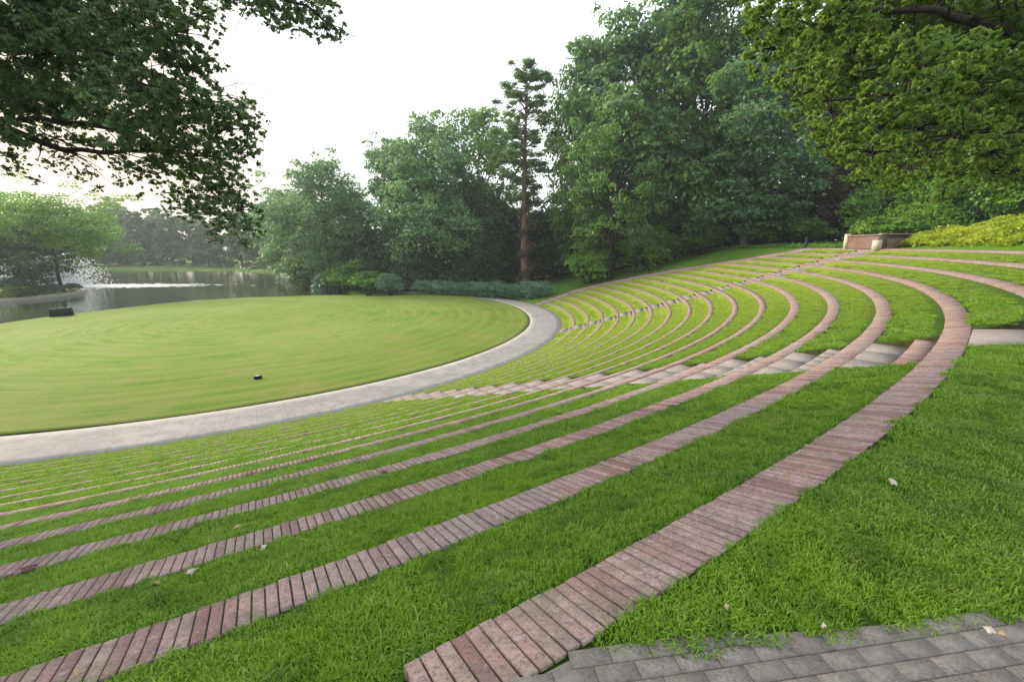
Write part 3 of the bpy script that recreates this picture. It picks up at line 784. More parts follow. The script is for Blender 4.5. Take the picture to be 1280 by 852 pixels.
def make_tree_mesh(kind, hgt, wid, seed, nleaf, L, W, leafm, barkm, trunk_r=None, base=.25, nclump=34, crs=1.0):
    g = np.random.default_rng(seed); tr = trunk_r or hgt*.018
    tb = MB(); cl = []
    if kind == 'broad':
        top = hgt*.78; lean = g.normal(size=2)*hgt*.02
        pts = np.stack([np.linspace(0, lean[0], 9)+g.normal(size=9)*tr*.25, np.linspace(0, lean[1], 9)+g.normal(size=9)*tr*.25, np.linspace(-.4, top, 9)], -1)
        tb.tube(pts, tr*np.array([1.45, 1.0, .92, .85, .75, .62, .5, .36, .2]), 10)
        for i in range(nclump):
            f = base + (1-base)*(i+.5)/nclump
            prof = math.sin(min(1, (f-base)/(1-base)*.74+.21)*math.pi)**.6
            a = i*2.4+g.random(); rad = wid/2*prof*g.uniform(.35, .95)
            cr_ = wid*g.uniform(.11, .2)*crs*(.7+.5*prof)
            c = np.array([lean[0]*f+math.cos(a)*rad, lean[1]*f+math.sin(a)*rad, hgt*f*.97-cr_*.2+g.normal()*hgt*.015])
            cl.append((*c, cr_))
            h0 = max(hgt*base*.8, min(top*.97, c[2]-rad*.8)); q = np.array([np.interp(h0, pts[:, 2], pts[:, 0]), np.interp(h0, pts[:, 2], pts[:, 1]), h0])
            P_, R_ = limb(q, c, tr*.34, tr*.06, g); tb.tube(P_, R_, 5, caps=False)
            for s in range(2):
                e = c+g.normal(size=3)*cr_*.7; P_, R_ = limb(P_[3], e, tr*.12, tr*.03, g, n=4); tb.tube(P_, R_, 4, caps=False)
                cl.append((*(c+g.normal(size=3)*cr_*.8), cr_*g.uniform(.4, .65)))
    elif kind == 'pine':
        pts = np.stack([g.normal(size=10)*tr*.3, g.normal(size=10)*tr*.3, np.linspace(-.4, hgt*.97, 10)], -1)
        tb.tube(pts, tr*np.linspace(1.15, .16, 10), 10)
        for i in range(nclump):
            f = base + (1-base)*((i+.5)/nclump)**.85
            prof = max(.12, math.sin(min(1, ((f-base)/(1-base))*.72+.2)*math.pi)**.8)*(.55+.45*(f-base)/(1-base))*1.1
            a = i*2.4+g.random()*1.2; rad = wid/2*prof*g.uniform(.3, 1.0)
            c = np.array([math.cos(a)*rad, math.sin(a)*rad, hgt*f+g.normal()*.8])
            cr_ = wid*g.uniform(.05, .12)
            cl.append((*c, cr_)); q = np.array([0, 0, hgt*f-rad*.25])
            P_, R_ = limb(q, c, tr*.22, tr*.05, g); tb.tube(P_, R_, 5, caps=False)
            cl.append((*(q+(c-q)*.6+g.normal(size=3)*.3), cr_*.55))
        for i in range(7):   # dead stubs on the bare trunk
            z = hgt*g.uniform(.3, base+.1); a = g.random()*6.28; L_ = wid*g.uniform(.06, .16)
            P_, R_ = limb((0, 0, z), (math.cos(a)*L_, math.sin(a)*L_, z+.2), tr*.13, tr*.04, g); tb.tube(P_, R_, 4, caps=False)
    elif kind == 'shrub':
        for i in range(nclump):
            a = i*2.4+g.random(); rad = wid/2*math.sqrt((i+.3)/nclump)*.72
            h = hgt*(.35+.4*g.random())*(1-.45*(rad/(wid/2))**2)
            cr_ = min(wid*.2, hgt*.42)*g.uniform(.8, 1.15); c = np.array([math.cos(a)*rad, math.sin(a)*rad, h])
            cl.append((*c, cr_)); P_, R_ = limb((math.cos(a)*rad*.2, math.sin(a)*rad*.2, -.2), c, .035*hgt/2, .01, g); tb.tube(P_, R_, 5, caps=False)
    cl = np.array(cl)
    zmin = .02 if kind == 'shrub' else None
    if kind == 'pine': lf = leaves(cl, nleaf, L, W, g, flat=.55, shell=.2, up=.8)
    else: lf = leaves(cl, nleaf, L, W, g, shell=.7, zmin=zmin, cap=.8, flat=.7, up=.6)
    crown = leaf_obj('crown', [lf], leafm)
    V = np.vstack(tb.V); Fs = ([np.vstack(tb.Q)] if tb.Q else []) + ([np.vstack(tb.T)] if tb.T else [])
    return mesh_np('trunk', V, Fs, barkm, None, True), crown

LIB = {}
def plant(name, key, x, y, z, rz, s, label, cat, group=None, trunkname='trunk', crownname='crown', sz=None):
    tm, cm = LIB[key]
    t = empty(name, (x, y, z), rz); t.scale = (s, s, sz or s); tag(t, label, cat, group)
    a = obj(trunkname, tm, t); b = obj(crownname, cm, t); return t

def place_px(name, key, u, vtop, D, href, label, cat, group=None, wref=None, wpx=None, rz=None, dz=0.0, **kw):
    """tree at forward distance D in direction u, tall enough for its top to reach vtop"""
    p = at(u, 308, D); z = float(H(p[0], p[1]))+dz
    top = at(u, vtop, D)[2]; sz = (top-z)/href
    s = sz if wpx is None else wpx/FPX*D/wref
    return plant(name, key, p[0], p[1], z, random.random()*6.28 if rz is None else rz, s, label, cat, group, sz=sz, **kw)

LIB['oak1'] = make_tree_mesh('broad', 20, 15, 1, 36000, .36, .25, M['oak'], M['bark'], base=.2, nclump=62, crs=.82)
LIB['oak2'] = make_tree_mesh('broad', 20, 14, 2, 36000, .36, .25, M['oak_blue'], M['bark'], base=.16, nclump=62, crs=.82)
LIB['oak3'] = make_tree_mesh('broad', 20, 16, 3, 28000, .34, .24, M['oak'], M['bark_dark'], base=.26, nclump=46, crs=.74)
LIB['lite'] = make_tree_mesh('broad', 20, 16, 4, 34000, .34, .24, M['bright'], M['bark'], base=.12, nclump=52, crs=.85)
LIB['bush_oak'] = make_tree_mesh('broad', 20, 18, 5, 42000, .36, .25, M['oak_blue'], M['bark'], base=.05, nclump=72, crs=.8)
LIB['far1'] = make_tree_mesh('broad', 20, 13, 6, 11000, .75, .55, M['far'], M['bark'], base=.04, nclump=26)
LIB['far2'] = make_tree_mesh('broad', 20, 10, 7, 9000, .75, .55, M['far'], M['bark'], base=.16, nclump=24)
LIB['pine'] = make_tree_mesh('pine', 30, 9, 8, 24000, .42, .11, M['pine'], M['bark_red'], base=.44, nclump=90, trunk_r=.40)
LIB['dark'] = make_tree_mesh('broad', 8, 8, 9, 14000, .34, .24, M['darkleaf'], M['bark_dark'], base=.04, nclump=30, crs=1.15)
LIB['small'] = make_tree_mesh('broad', 5, 6, 10, 9000, .24, .15, M['bright'], M['bark_dark'], base=.28, nclump=20, trunk_r=.1)
LIB['shrub_g'] = make_tree_mesh('shrub', 2, 3.2, 11, 5000, .20, .11, M['bright'], M['bark_dark'], nclump=14)
LIB['shrub_b'] = make_tree_mesh('shrub', 1.4, 3.0, 12, 6000, .22, .08, M['hedge'], M['bark_dark'], nclump=16)
LIB['shrub_d'] = make_tree_mesh('shrub', 3, 4, 13, 6500, .24, .15, M['oak'], M['bark_dark'], nclump=18)
LIB['plum'] = make_tree_mesh('broad', 8, 7, 14, 10000, .26, .17, M['purple'], M['bark_dark'], base=.1, nclump=24)
LIB['yel'] = make_tree_mesh('broad', 6, 8, 15, 14000, .22, .13, M['bright'], M['bark_dark'], base=.08, nclump=30)

# island trees, far shore
WORDS = 'first second third fourth fifth sixth seventh eighth ninth tenth eleventh twelfth thirteenth fourteenth fifteenth sixteenth seventeenth eighteenth nineteenth twentieth'.split()
WORDS += ['twenty-'+x for x in WORDS[:9]] + ['thirtieth', 'thirty-first']
def ordinal(u, us): return WORDS[sorted(us).index(u)] + ' from the left'
FU = [108, 132, 158, 176, 197, 214, 238, 258, 279, 300, 322, 344, 60, 20, -20, 366, 90, 250, 150, 200, 330]
G_FAR = 'hazy trees along the far shore of the pond'
for i, (u, vt, D) in enumerate([(108, 262, 205), (132, 255, 198), (158, 268, 210), (176, 262, 200), (197, 270, 205), (214, 264, 198), (238, 272, 200), (258, 276, 195), (279, 270, 190),
                                (300, 262, 185), (322, 268, 178), (344, 262, 172), (60, 255, 210), (20, 250, 205), (-20, 250, 205), (366, 258, 160), (90, 268, 190), (250, 262, 230), (150, 250, 235), (200, 258, 238), (330, 255, 215)]):
    place_px('far_shore_tree', ('far1', 'far2')[i % 2], u, vt, D, 20, 'hazy tree %s in the row on the far shore of the pond' % ordinal(u, FU), 'tree', G_FAR)
# mid-ground trees right of the pond
T = [('bush_oak', 408, 198, 96, 130, 'wide leafy tree with a thin uneven top at the pond'),
     ('lite', 445, 240, 108, 80, 'lower yellow-green tree between the pond-side tree and the big blue-green one'),
     ('oak2', 362, 235, 118, 80, 'pale tree at the right end of the far shore'),
     ('bush_oak', 545, 145, 86, 150, 'big rounded blue-green tree behind the low hedge, left of the tall pine'),
     ('oak3', 600, 135, 94, 135, 'open airy tree showing sky between limbs, directly left of the tall pine'),
     ('oak2', 500, 172, 96, 100, 'shorter tree filling the gap left of the big rounded blue-green tree'),
     ('oak1', 728, 48, 76, 100, 'narrow tall tree at the left end of the great oaks, right of the pine'),
     ('oak2', 800, 5, 72, 190, 'tallest spreading tree of the group in the centre right of the photo'),
     ('oak1', 870, -30, 66, 170, 'huge tree whose top leaves the photo behind the sunny overhanging branches'),
     ('oak3', 762, 120, 64, 120, 'dark limbed tree in front of the tallest spreading tree'),
     ('oak2', 930, 60, 58, 150, 'dense blue-green tree left of the plum coloured shrub'),
     ('oak3', 985, 20, 64, 160, 'tall dark tree behind the sunny overhanging branches'),
     ('oak1', 1060, -20, 62, 170, 'big tree above the plum coloured shrub behind the brick wall'),
     ('oak3', 1130, 40, 56, 150, 'big tree behind the bright green thicket on the hill'),
     ('oak1', 1230, 30, 48, 170, 'rightmost big tree standing behind the thickets on the hill'),
     ('oak2', 1180, 90, 60, 150, 'tree in the back row seen through the overhanging branches on the right')]
for (k, u, vt, D, wpx, lab) in T:
    place_px('tree', k, u, vt, D, 20, lab, 'tree', wref={'oak1': 15, 'oak2': 14, 'oak3': 16, 'lite': 16, 'bush_oak': 18}[k], wpx=wpx)
pt = place_px('pine_tree', 'pine', 657, 82, 75, 30, 'tall pine with a bare reddish trunk and a tufted top standing alone against the sky', 'tree', wref=9, wpx=96, rz=.6)
# vine on the pine's lower trunk
g = np.random.default_rng(5)
vc = [(math.cos(i)*.5, math.sin(i)*.5, z, .55+.25*(1-z/11)) for i, z in enumerate(np.linspace(.5, 12.5, 26))]
o = obj('climbing_vine', leaf_obj('climbing_vine', [leaves(vc, 4500, .26, .16, g, shell=.5)], M['ivy']), pt)
# dark understorey behind everything
UU = [470, 515, 560, 590, 620, 640, 680, 700, 725, 600, 760, 790, 830, 870, 905, 940, 975, 1010, 850, 960, 1040, 1080, 1120, 1160, 1200, 1240, 1285, 1330, 430, 395]
G_UND = 'dark understorey bushes below the big trees'
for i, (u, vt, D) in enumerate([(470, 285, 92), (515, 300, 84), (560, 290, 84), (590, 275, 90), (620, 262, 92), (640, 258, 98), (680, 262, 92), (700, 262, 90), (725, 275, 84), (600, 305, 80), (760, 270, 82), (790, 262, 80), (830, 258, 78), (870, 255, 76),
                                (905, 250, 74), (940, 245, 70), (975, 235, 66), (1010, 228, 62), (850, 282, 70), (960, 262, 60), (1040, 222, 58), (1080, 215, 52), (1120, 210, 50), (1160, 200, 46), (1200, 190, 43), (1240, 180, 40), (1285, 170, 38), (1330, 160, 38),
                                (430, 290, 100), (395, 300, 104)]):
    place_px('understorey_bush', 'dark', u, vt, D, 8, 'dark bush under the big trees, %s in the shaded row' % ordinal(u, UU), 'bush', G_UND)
# distinct shrubs
S = [('plum', 1040, 205, 54, 8, 'dark plum leaved shrub left of the bright thicket above the brick wall', 'shrub', 7, 60),
     ('yel', 1098, 215, 47, 6, 'bright green thicket just behind the low brick wall', 'shrub', 8, 75),
     ('yel', 1165, 190, 42, 6, 'bright green thicket on the hill, middle one of three right of the brick wall', 'shrub', 8, 110),
     ('yel', 1235, 165, 38, 6, 'bright green thicket on the hill nearest the right edge', 'shrub', 8, 120),
     ('shrub_g', 740, 300, 66, 2, 'loose green shrub on the bank right of the pine', 'shrub', 3.2, 62),
     ('small', 808, 280, 64, 5, 'small bright green tree with a dark stem on the grass bank', 'tree', 6, 72),
     ('shrub_d', 880, 270, 62, 3, 'rounded mid green shrub under the great oaks beside the grass bank', 'shrub', 4, 60),
     ('shrub_d', 955, 268, 58, 3, 'mid green shrub under the dense blue-green tree', 'shrub', 4, 70),
     ('shrub_d', 1000, 268, 54, 3, 'mid green shrub between the dense tree and the plum shrub', 'shrub', 4, 60),
     ('shrub_g', 425, 328, 84, 2, 'bright shrub at the water edge in front of the wide pond-side tree', 'shrub', 3.2, 55),
     ('shrub_g', 462, 336, 80, 2, 'low bright shrub behind the flat dark slab at the lawn edge', 'shrub', 3.2, 60),
     ('shrub_b', 405, 338, 86, 1.4, 'blue-green shrub overhanging the pond at the lawn corner', 'shrub', 3, 42),
     ('shrub_b', 484, 342, 76, 1.4, 'blue-green shrub left of the low hedge', 'shrub', 3, 42),
     ('shrub_d', 445, 320, 88, 3, 'taller dark shrub behind the bright water edge shrubs', 'shrub', 4, 60),
     ('shrub_d', 380, 318, 96, 3, 'dark shrub at the water line left of the pond-side tree', 'shrub', 4, 50),
     ('shrub_g', 1085, 268, 41, 2, 'loose green shrub spilling over the left half of the low brick wall', 'shrub', 3.2, 45),
     ('shrub_g', 1128, 262, 39, 2, 'loose green shrub above the right end of the low brick wall', 'shrub', 3.2, 50),
     ('small', 835, 296, 66, 5, 'little bright bush right of the small bright green tree', 'bush', 6, 40)]
for (k, u, vt, D, href, lab, cat, wref, wpx) in S:
    place_px('shrub' if cat != 'tree' else 'small_tree', k, u, vt, D, href, lab, cat, wref=wref, wpx=wpx)
# low hedge row between path and trees
def build_hedge():
    g = np.random.default_rng(44); cl = []; sb = MB()
    for i, t in enumerate(np.linspace(0, 1, 30)):
        u = 522+(682-522)*t; D = np.interp(t, [0, .5, 1], [76, 70.5, 64]); p = at(u, 308, D+g.uniform(-.8, 1.2)); z = float(H(p[0], p[1]))
        cl.append((p[0], p[1], z+.95+.3*g.random(), 1.35+.35*g.random()))
        P_, R_ = limb((p[0], p[1], z-.2), (p[0]+.1, p[1], z+.7), .04, .015, g); sb.tube(P_, R_, 5, caps=False)
    t = empty('hedge', (cl[15][0], cl[15][1], cl[15][2]-.6)); tag(t, 'long low blue-green hedge along the far side of the curved path', 'hedge')
    inv = np.array(t.location); cl = np.array(cl); cl[:, :3] -= inv
    sb.V = [v-inv for v in sb.V]; crown_mesh([leaves(cl, 30000, .34, .11, g, shell=.6, flat=.8, cap=.7, up=.6)], sb, M['hedge'], M['bark_dark'], 'foliage', t)
build_hedge()

# ground covers on banks (uncountable)
def build_cover(name, region, n, mat, L, W, hmax, label, seed):
    g = np.random.default_rng(seed); m = 0; P = []
    while m < n:
        r = g.uniform(region[0], region[1], 20000); a = g.uniform(region[2], region[3], 20000); x = CX+r*np.sin(np.radians(a)); y = CY-r*np.cos(np.radians(a))
        P.append(np.stack([x, y], -1)[vnoise(x, y, 1.1, seed) + .5*vnoise(x, y, .4, seed) > region[4]]); m += len(P[-1])
    P = np.concatenate(P)[:n]; z = H(P[:, 0], P[:, 1]); h = hmax*(.55+.45*vnoise(P[:, 0], P[:, 1], .8, seed+1))*g.random(n)**.5
    c = np.stack([P[:, 0], P[:, 1], z+h+.02], -1)
    nrm = np.array([0, 0, .7])+g.normal(size=(n, 3))*.5; nrm /= np.linalg.norm(nrm, axis=1)[:, None]
    t = np.cross(nrm, g.normal(size=(n, 3))); t /= np.linalg.norm(t, axis=1)[:, None]; b = np.cross(nrm, t); s = g.uniform(.6, 1.4, n)[:, None]
    V = np.stack([c-t*L*s/2, c+b*W*s/2, c+t*L*s/2, c-b*W*s/2], 1).reshape(-1, 3)
    tone = np.clip(.5+.5*vnoise(P[:, 0], P[:, 1], 1.5, 3), 0, 1)
    o = obj(name, mesh_np(name, V, np.arange(4*n).reshape(-1, 4), mat, {'rnd': ('FACE', g.random(n)), 'tone': ('FACE', tone)}))
    tag(o, label, 'ground cover', kind='stuff')
build_cover('ground_cover', (60.9, 72, 44, 79, -.6), 150000, M['cover'], .17, .11, 1.0, 'yellow-green ground cover over the hill at the right edge', 3)
build_cover('bank_plants', (59.5, 67, 83, 118, -.3), 26000, M['bright'], .20, .10, .45, 'low green plants along the bank under the great oaks', 6)

# ---------------------------------------------------------------- near overhanging trees
def near_tree(name, trunk_xy, trunk_h, limbs, leafm, barkm, n, L, W, label, seed, tr=.35, crown_extra=()):
    """limbs: list of (list of 3D way points, start radius, [clumps...])"""
    g = np.random.default_rng(seed); zb = float(H(trunk_xy[0], trunk_xy[1]))
    t = empty(name, (trunk_xy[0], trunk_xy[1], zb)); tag(t, label, 'tree'); inv = np.array(t.location)
    tb = MB(); top = np.array([trunk_xy[0], trunk_xy[1], zb+trunk_h])
    tb.tube(np.stack([np.linspace([0, 0, -.4], [0, 0, trunk_h], 7)[:, i] + g.normal(size=7)*.04 for i in range(3)], -1), tr*np.array([1.5, 1.1, 1, .95, .9, .85, .8]), 12)
    trunk = tb.build('trunk', barkm, t, True)
    cl = []
    for (pts, r0) in limbs:
        lb = MB(); pts = np.array(pts, float)-inv
        m = len(pts); tt = np.linspace(0, m-1, m*4); P_ = np.stack([np.interp(tt, np.arange(m), pts[:, i]) for i in range(3)], -1)
        ker = np.array([.25, .5, .25])
        for _ in range(3):
            Q_ = P_.copy()
            for i in range(3): Q_[1:-1, i] = np.convolve(P_[:, i], ker, 'valid')
            P_ = Q_
        P_[1:] += g.normal(size=P_[1:].shape)*.04
        R_ = np.linspace(r0, r0*.12, len(P_)); lb.tube(P_, R_, 8)
        for j in range(len(P_)//4, len(P_)):
            for s in range(3):
                d = g.normal(size=3); d[2] *= .5; d /= np.linalg.norm(d); e = P_[j]+d*g.uniform(.5, 1.5)
                Q_, S_ = limb(P_[j], e, R_[j]*.35, .006, g, n=4); lb.tube(Q_, S_, 4, caps=False)
        lb.build('limb', barkm, t, True)
    for c in crown_extra:
        cl.append((c[0]-inv[0], c[1]-inv[1], c[2]-inv[2], c[3]))
    # break each clump into twig-level sprays
    sub = []
    tw = MB()
    for (x, y, z, r) in cl:
        m = max(18, int(90*r))
        for i in range(m):
            d = g.normal(size=3); d /= np.linalg.norm(d); q = np.array([x, y, z])+d*r*g.random()**.45*np.array([1, 1, .75]); sub.append((*q, r*g.uniform(.07, .17)))
            if i % 4 == 0:
                Q_, S_ = limb((x, y, z), q, .018, .005, g, n=4); tw.tube(Q_, S_, 4, caps=False)
    lf = leaves(sub, n, L, W, g, shell=.1, up=.5, flat=.7, droop=.3)
    crown_mesh([lf], tw, leafm, barkm, 'crown', t)
    return t
def C(u, v, D, rpx): p = at(u, v, D); return (p[0], p[1], p[2], rpx/FPX*D)

# left tree: trunk stands left of the view, its dark branches reach over the pond side
Lc = [(20, 20, 60), (90, 15, 60), (160, 20, 60), (215, 40, 45), (240, 85, 38), (60, 70, 65), (130, 75, 60), (190, 110, 55), (30, 115, 50), (90, 130, 55), (150, 150, 45), (215, 150, 45), (250, 130, 35),
      (285, 160, 40), (300, 190, 28), (240, 195, 42), (190, 180, 45), (265, 235, 36), (300, 262, 28), (245, 260, 26), (180, 215, 25), (300, 135, 25), (130, 185, 22), (60, 175, 22), (15, 170, 25), (10, 210, 16), (65, 205, 14),
      (215, 240, 20), (310, 285, 20), (280, 285, 22), (250, 20, 25), (110, 215, 14), (150, 225, 12), (-40, 60, 70), (-50, 150, 60), (-130, 60, 90), (-150, 150, 80), (-230, 20, 110), (-240, 130, 100), (-130, -40, 90), (-340, 60, 130), (-330, -60, 120), (-30, -40, 80), (80, -50, 80), (200, -45, 70), (320, -50, 60), (335, 12, 30), (375, 12, 32), (405, 30, 26), (360, 35, 16), (400, 0, 25), (300, -10, 22), (425, 45, 10), (270, 210, 32), (290, 240, 28), (310, 180, 20), (262, 262, 25), (225, 255, 18), (20, 195, 14), (45, 225, 9), (95, 222, 10), (125, 235, 9), (175, 245, 9), (205, 262, 10), (305, 305, 12), (270, 300, 12), (320, 160, 18), (150, 205, 14), (85, 200, 14)]
rg = np.random.default_rng(12)
Lclumps = [C(u, v, 13+rg.uniform(-2.5, 3.5), r) for (u, v, r) in Lc]
lx, ly = -20.0, 9.0
tl = np.array([lx, ly, float(H(lx, ly))+7])
near_tree('oak_tree', (lx, ly), 9.5, [
    ([tl+[0, 0, 2], at(-60, 120, 14), at(20, 165, 14), at(80, 188, 14), at(145, 190, 14), at(230, 190, 14), at(290, 200, 14)], .14),
    ([tl+[0, 0, 2], at(-60, 60, 13), at(60, 40, 13), at(130, 60, 13), at(230, 110, 13.5), at(300, 135, 13.5)], .13),
    ([tl+[0, 0, 2], at(-80, 150, 15), at(60, 150, 15), at(180, 165, 15), at(250, 220, 15), at(300, 280, 15)], .12),
    ([tl+[0, 0, 2], at(-40, -60, 12), at(120, -40, 12), at(260, -30, 12.5), at(380, 5, 13), at(425, 40, 13)], .12)],
    M['near_dark'], M['bark_dark'], 620000, .10, .058, 'dark overhanging oak branches filling the upper left above the pond', 21, .5, Lclumps)
# right tree: sunny olive branches from beyond the right edge
Rc = [(985, 20, 45), (1040, 25, 55), (1110, 20, 60), (1180, 25, 60), (1250, 30, 60), (965, 60, 35), (1010, 85, 45), (1070, 90, 55), (1140, 90, 60), (1210, 100, 60), (1275, 100, 55), (1000, 120, 30), (1040, 140, 40),
      (1095, 160, 45), (1150, 160, 48), (1205, 165, 45), (1260, 165, 45), (1060, 185, 30), (1105, 205, 32), (1120, 232, 18), (1160, 200, 28), (1240, 215, 28), (1060, 60, 50), (950, 20, 22), (1020, 160, 20), (1085, 225, 16),
      (1000, -40, 60), (1100, -50, 80), (1220, -50, 80), (1330, 0, 80), (1340, 120, 80), (1330, 190, 50), (945, 90, 14), (1200, 215, 35), (1275, 215, 40), (1135, 215, 28), (1240, 190, 40), (1180, 240, 16), (1090, 190, 35), (1040, 175, 30)]
Rclumps = [C(u, v, 10.5+rg.uniform(-2.0, 3.0), r) for (u, v, r) in Rc]
rx, ry = 20.0, 7.5
tr_ = np.array([rx, ry, float(H(rx, ry))+6])
near_tree('oak_tree', (rx, ry), 8.0, [
    ([tr_+[0, 0, 1.5], at(1330, 60, 11), at(1250, 40, 11), at(1150, 10, 11), at(1050, 20, 11), at(975, 40, 11)], .15),
    ([tr_+[0, 0, 1.5], at(1330, 130, 10.5), at(1240, 120, 10.5), at(1150, 110, 11), at(1070, 120, 11), at(1010, 130, 11)], .12),
    ([tr_+[0, 0, 1], at(1340, 180, 11), at(1260, 160, 11), at(1180, 170, 11), at(1115, 215, 11)], .11)],
    M['olive'], M['bark_dark'], 330000, .085, .05, 'sunlit olive green oak branches overhanging the terraces from the upper right', 22, .5, Rclumps)

# ---------------------------------------------------------------- island, fountain
def build_island():
    cx, cy = -100.0, 78.0; R0 = 16.2
    aa = np.radians(np.arange(0, 360, 4)); shp = 1+.06*np.sin(2*aa+1)
    isl = empty('stone_island', (cx, cy, -.5)); tag(isl, 'planted island in the pond with a curved pale stone edge', 'island')
    prof = [(1.0, -.8), (1.0, .42), (1.0, .55), (.97, .55), (.965, .35)]
    V = np.concatenate([np.stack([R0*f*shp*np.cos(aa), R0*f*shp*np.sin(aa)*1.0, np.full_like(aa, z)], -1) for f, z in prof]); m = len(aa)
    j = np.arange(m); F = np.concatenate([np.stack([i*m+j, i*m+(j+1) % m, (i+1)*m+(j+1) % m, (i+1)*m+j], -1) for i in range(4)])
    obj('stone_edge', mesh_np('stone_edge', V, F, M['stonewet']), isl)
    V = np.concatenate([np.stack([R0*f*shp*np.cos(aa), R0*f*shp*np.sin(aa)*1.0, np.full_like(aa, z)], -1) for f, z in [(.97, .36), (.8, .6), (.4, .9), (.01, 1.0)]])
    F = np.concatenate([np.stack([i*m+j, i*m+(j+1) % m, (i+1)*m+(j+1) % m, (i+1)*m+j], -1) for i in range(3)])
    obj('planting_bed', mesh_np('planting_bed', V, F, M['tgrass']), isl)
    for (u, D, k, sx, sz, lab) in [(8, 74, 'shrub_d', .9, .8, 'dark low shrub at the left on the stone island'), (30, 77, 'shrub_d', .8, .7, 'dark low shrub in the middle of the stone island'),
                             (52, 82, 'shrub_b', 1.1, 1.1, 'blue-green low shrub below the small tree on the island'), (80, 86, 'shrub_b', 1.0, 1.0, 'blue-green low shrub at the right tip of the island')]:
        p = at(u, 308, D); plant('shrub', k, p[0], p[1], .1, random.random()*6, sx, lab, 'shrub', sz=sz)
    p = at(66, 308, 84); z0 = .2
    plant('small_tree', 'isl1', p[0], p[1], z0, 1.0, 1.12, 'bright green tree with a dark slender trunk on the stone island', 'tree')
    p = at(15, 308, 78); plant('small_tree', 'isl2', p[0], p[1], z0, 2.0, 1.0, 'dark leafy small tree at the left edge on the stone island', 'tree')
    p = at(-30, 308, 90); plant('tree', 'isl1', p[0], p[1], z0, 2.6, 1.25, 'bright green tree cut by the left edge of the photo', 'tree')
LIB['isl1'] = make_tree_mesh('broad', 15, 18, 61, 32000, .34, .2, M['bright'], M['bark_dark'], base=.50, nclump=34, trunk_r=.28)
LIB['isl2'] = make_tree_mesh('broad', 10, 12, 62, 20000, .3, .2, M['darkleaf'], M['bark_dark'], base=.14, nclump=30, trunk_r=.2)
build_island()

def build_fountain():
    c = at(60, 354, 103); cx, cy = c[0], c[1]; g = np.random.default_rng(3)
    f = empty('fountain', (cx, cy, -.5)); tag(f, 'white spray fountain in the pond behind the stone island', 'fountain')
    mb = MB()
    n = 15000; v0 = g.uniform(8.5, 12.8, n); th = g.random(n)*2*np.pi; el = np.radians(g.normal(73, 6, n)); t = g.uniform(.05, 1, n)*2*v0*np.sin(el)/9.81
    px = v0*np.cos(el)*t; pz = v0*np.sin(el)*t-4.905*t*t; vz = v0*np.sin(el)-9.81*t; vh = v0*np.cos(el)
    P = np.stack([px*np.cos(th), px*np.sin(th), pz], -1)+g.normal(size=(n, 3))*.12
    d = np.stack([vh*np.cos(th), vh*np.sin(th), vz], -1); d /= np.linalg.norm(d, axis=1)[:, None]
    s = np.cross(d, g.normal(size=(n, 3))); s /= np.linalg.norm(s, axis=1)[:, None]; b = np.cross(d, s)
    L = g.uniform(.12, .35, n)[:, None]; w_ = g.uniform(.05, .12, n)[:, None]
    V = np.stack([P-d*L, P+s*w_, P+d*L, P-s*w_, P+b*w_, P-b*w_], 1).reshape(-1, 3)
    q = np.array([(0, 1, 4), (1, 2, 4), (2, 3, 4), (3, 0, 4), (1, 0, 5), (2, 1, 5), (3, 2, 5), (0, 3, 5)])
    F = (q[None]+(np.arange(n)*6)[:, None, None]).reshape(-1, 3)
    obj('water_jets', mesh_np('water_jets', V, F, M['spray']), f)
    # foam patches drifting on the water
    n = 5200; a = g.random(n)*6.28; rr = np.abs(g.normal(0, .5, n)); P = np.stack([rr*np.cos(a)*19+15, rr*np.sin(a)*4.5, np.full(n, .012)+g.random(n)*.03], -1)
    s = g.uniform(.12, .5, n); V = np.concatenate([P[:, None]+np.stack([np.cos(k)*s*1.6, np.sin(k)*s, 0*s], -1)[:, None] for k in np.arange(6)*np.pi/3], 1).reshape(-1, 3)
    F = (np.arange(6)[None]+(np.arange(n)*6)[:, None])
    obj('foam', mesh_np('foam', V, F, M['spray']), f)
    mb.tube([(0, 0, -.6), (0, 0, .1), (0, 0, .25)], [.5, .5, .2], 12); mb.build('nozzle', M['black'], f)
build_fountain()

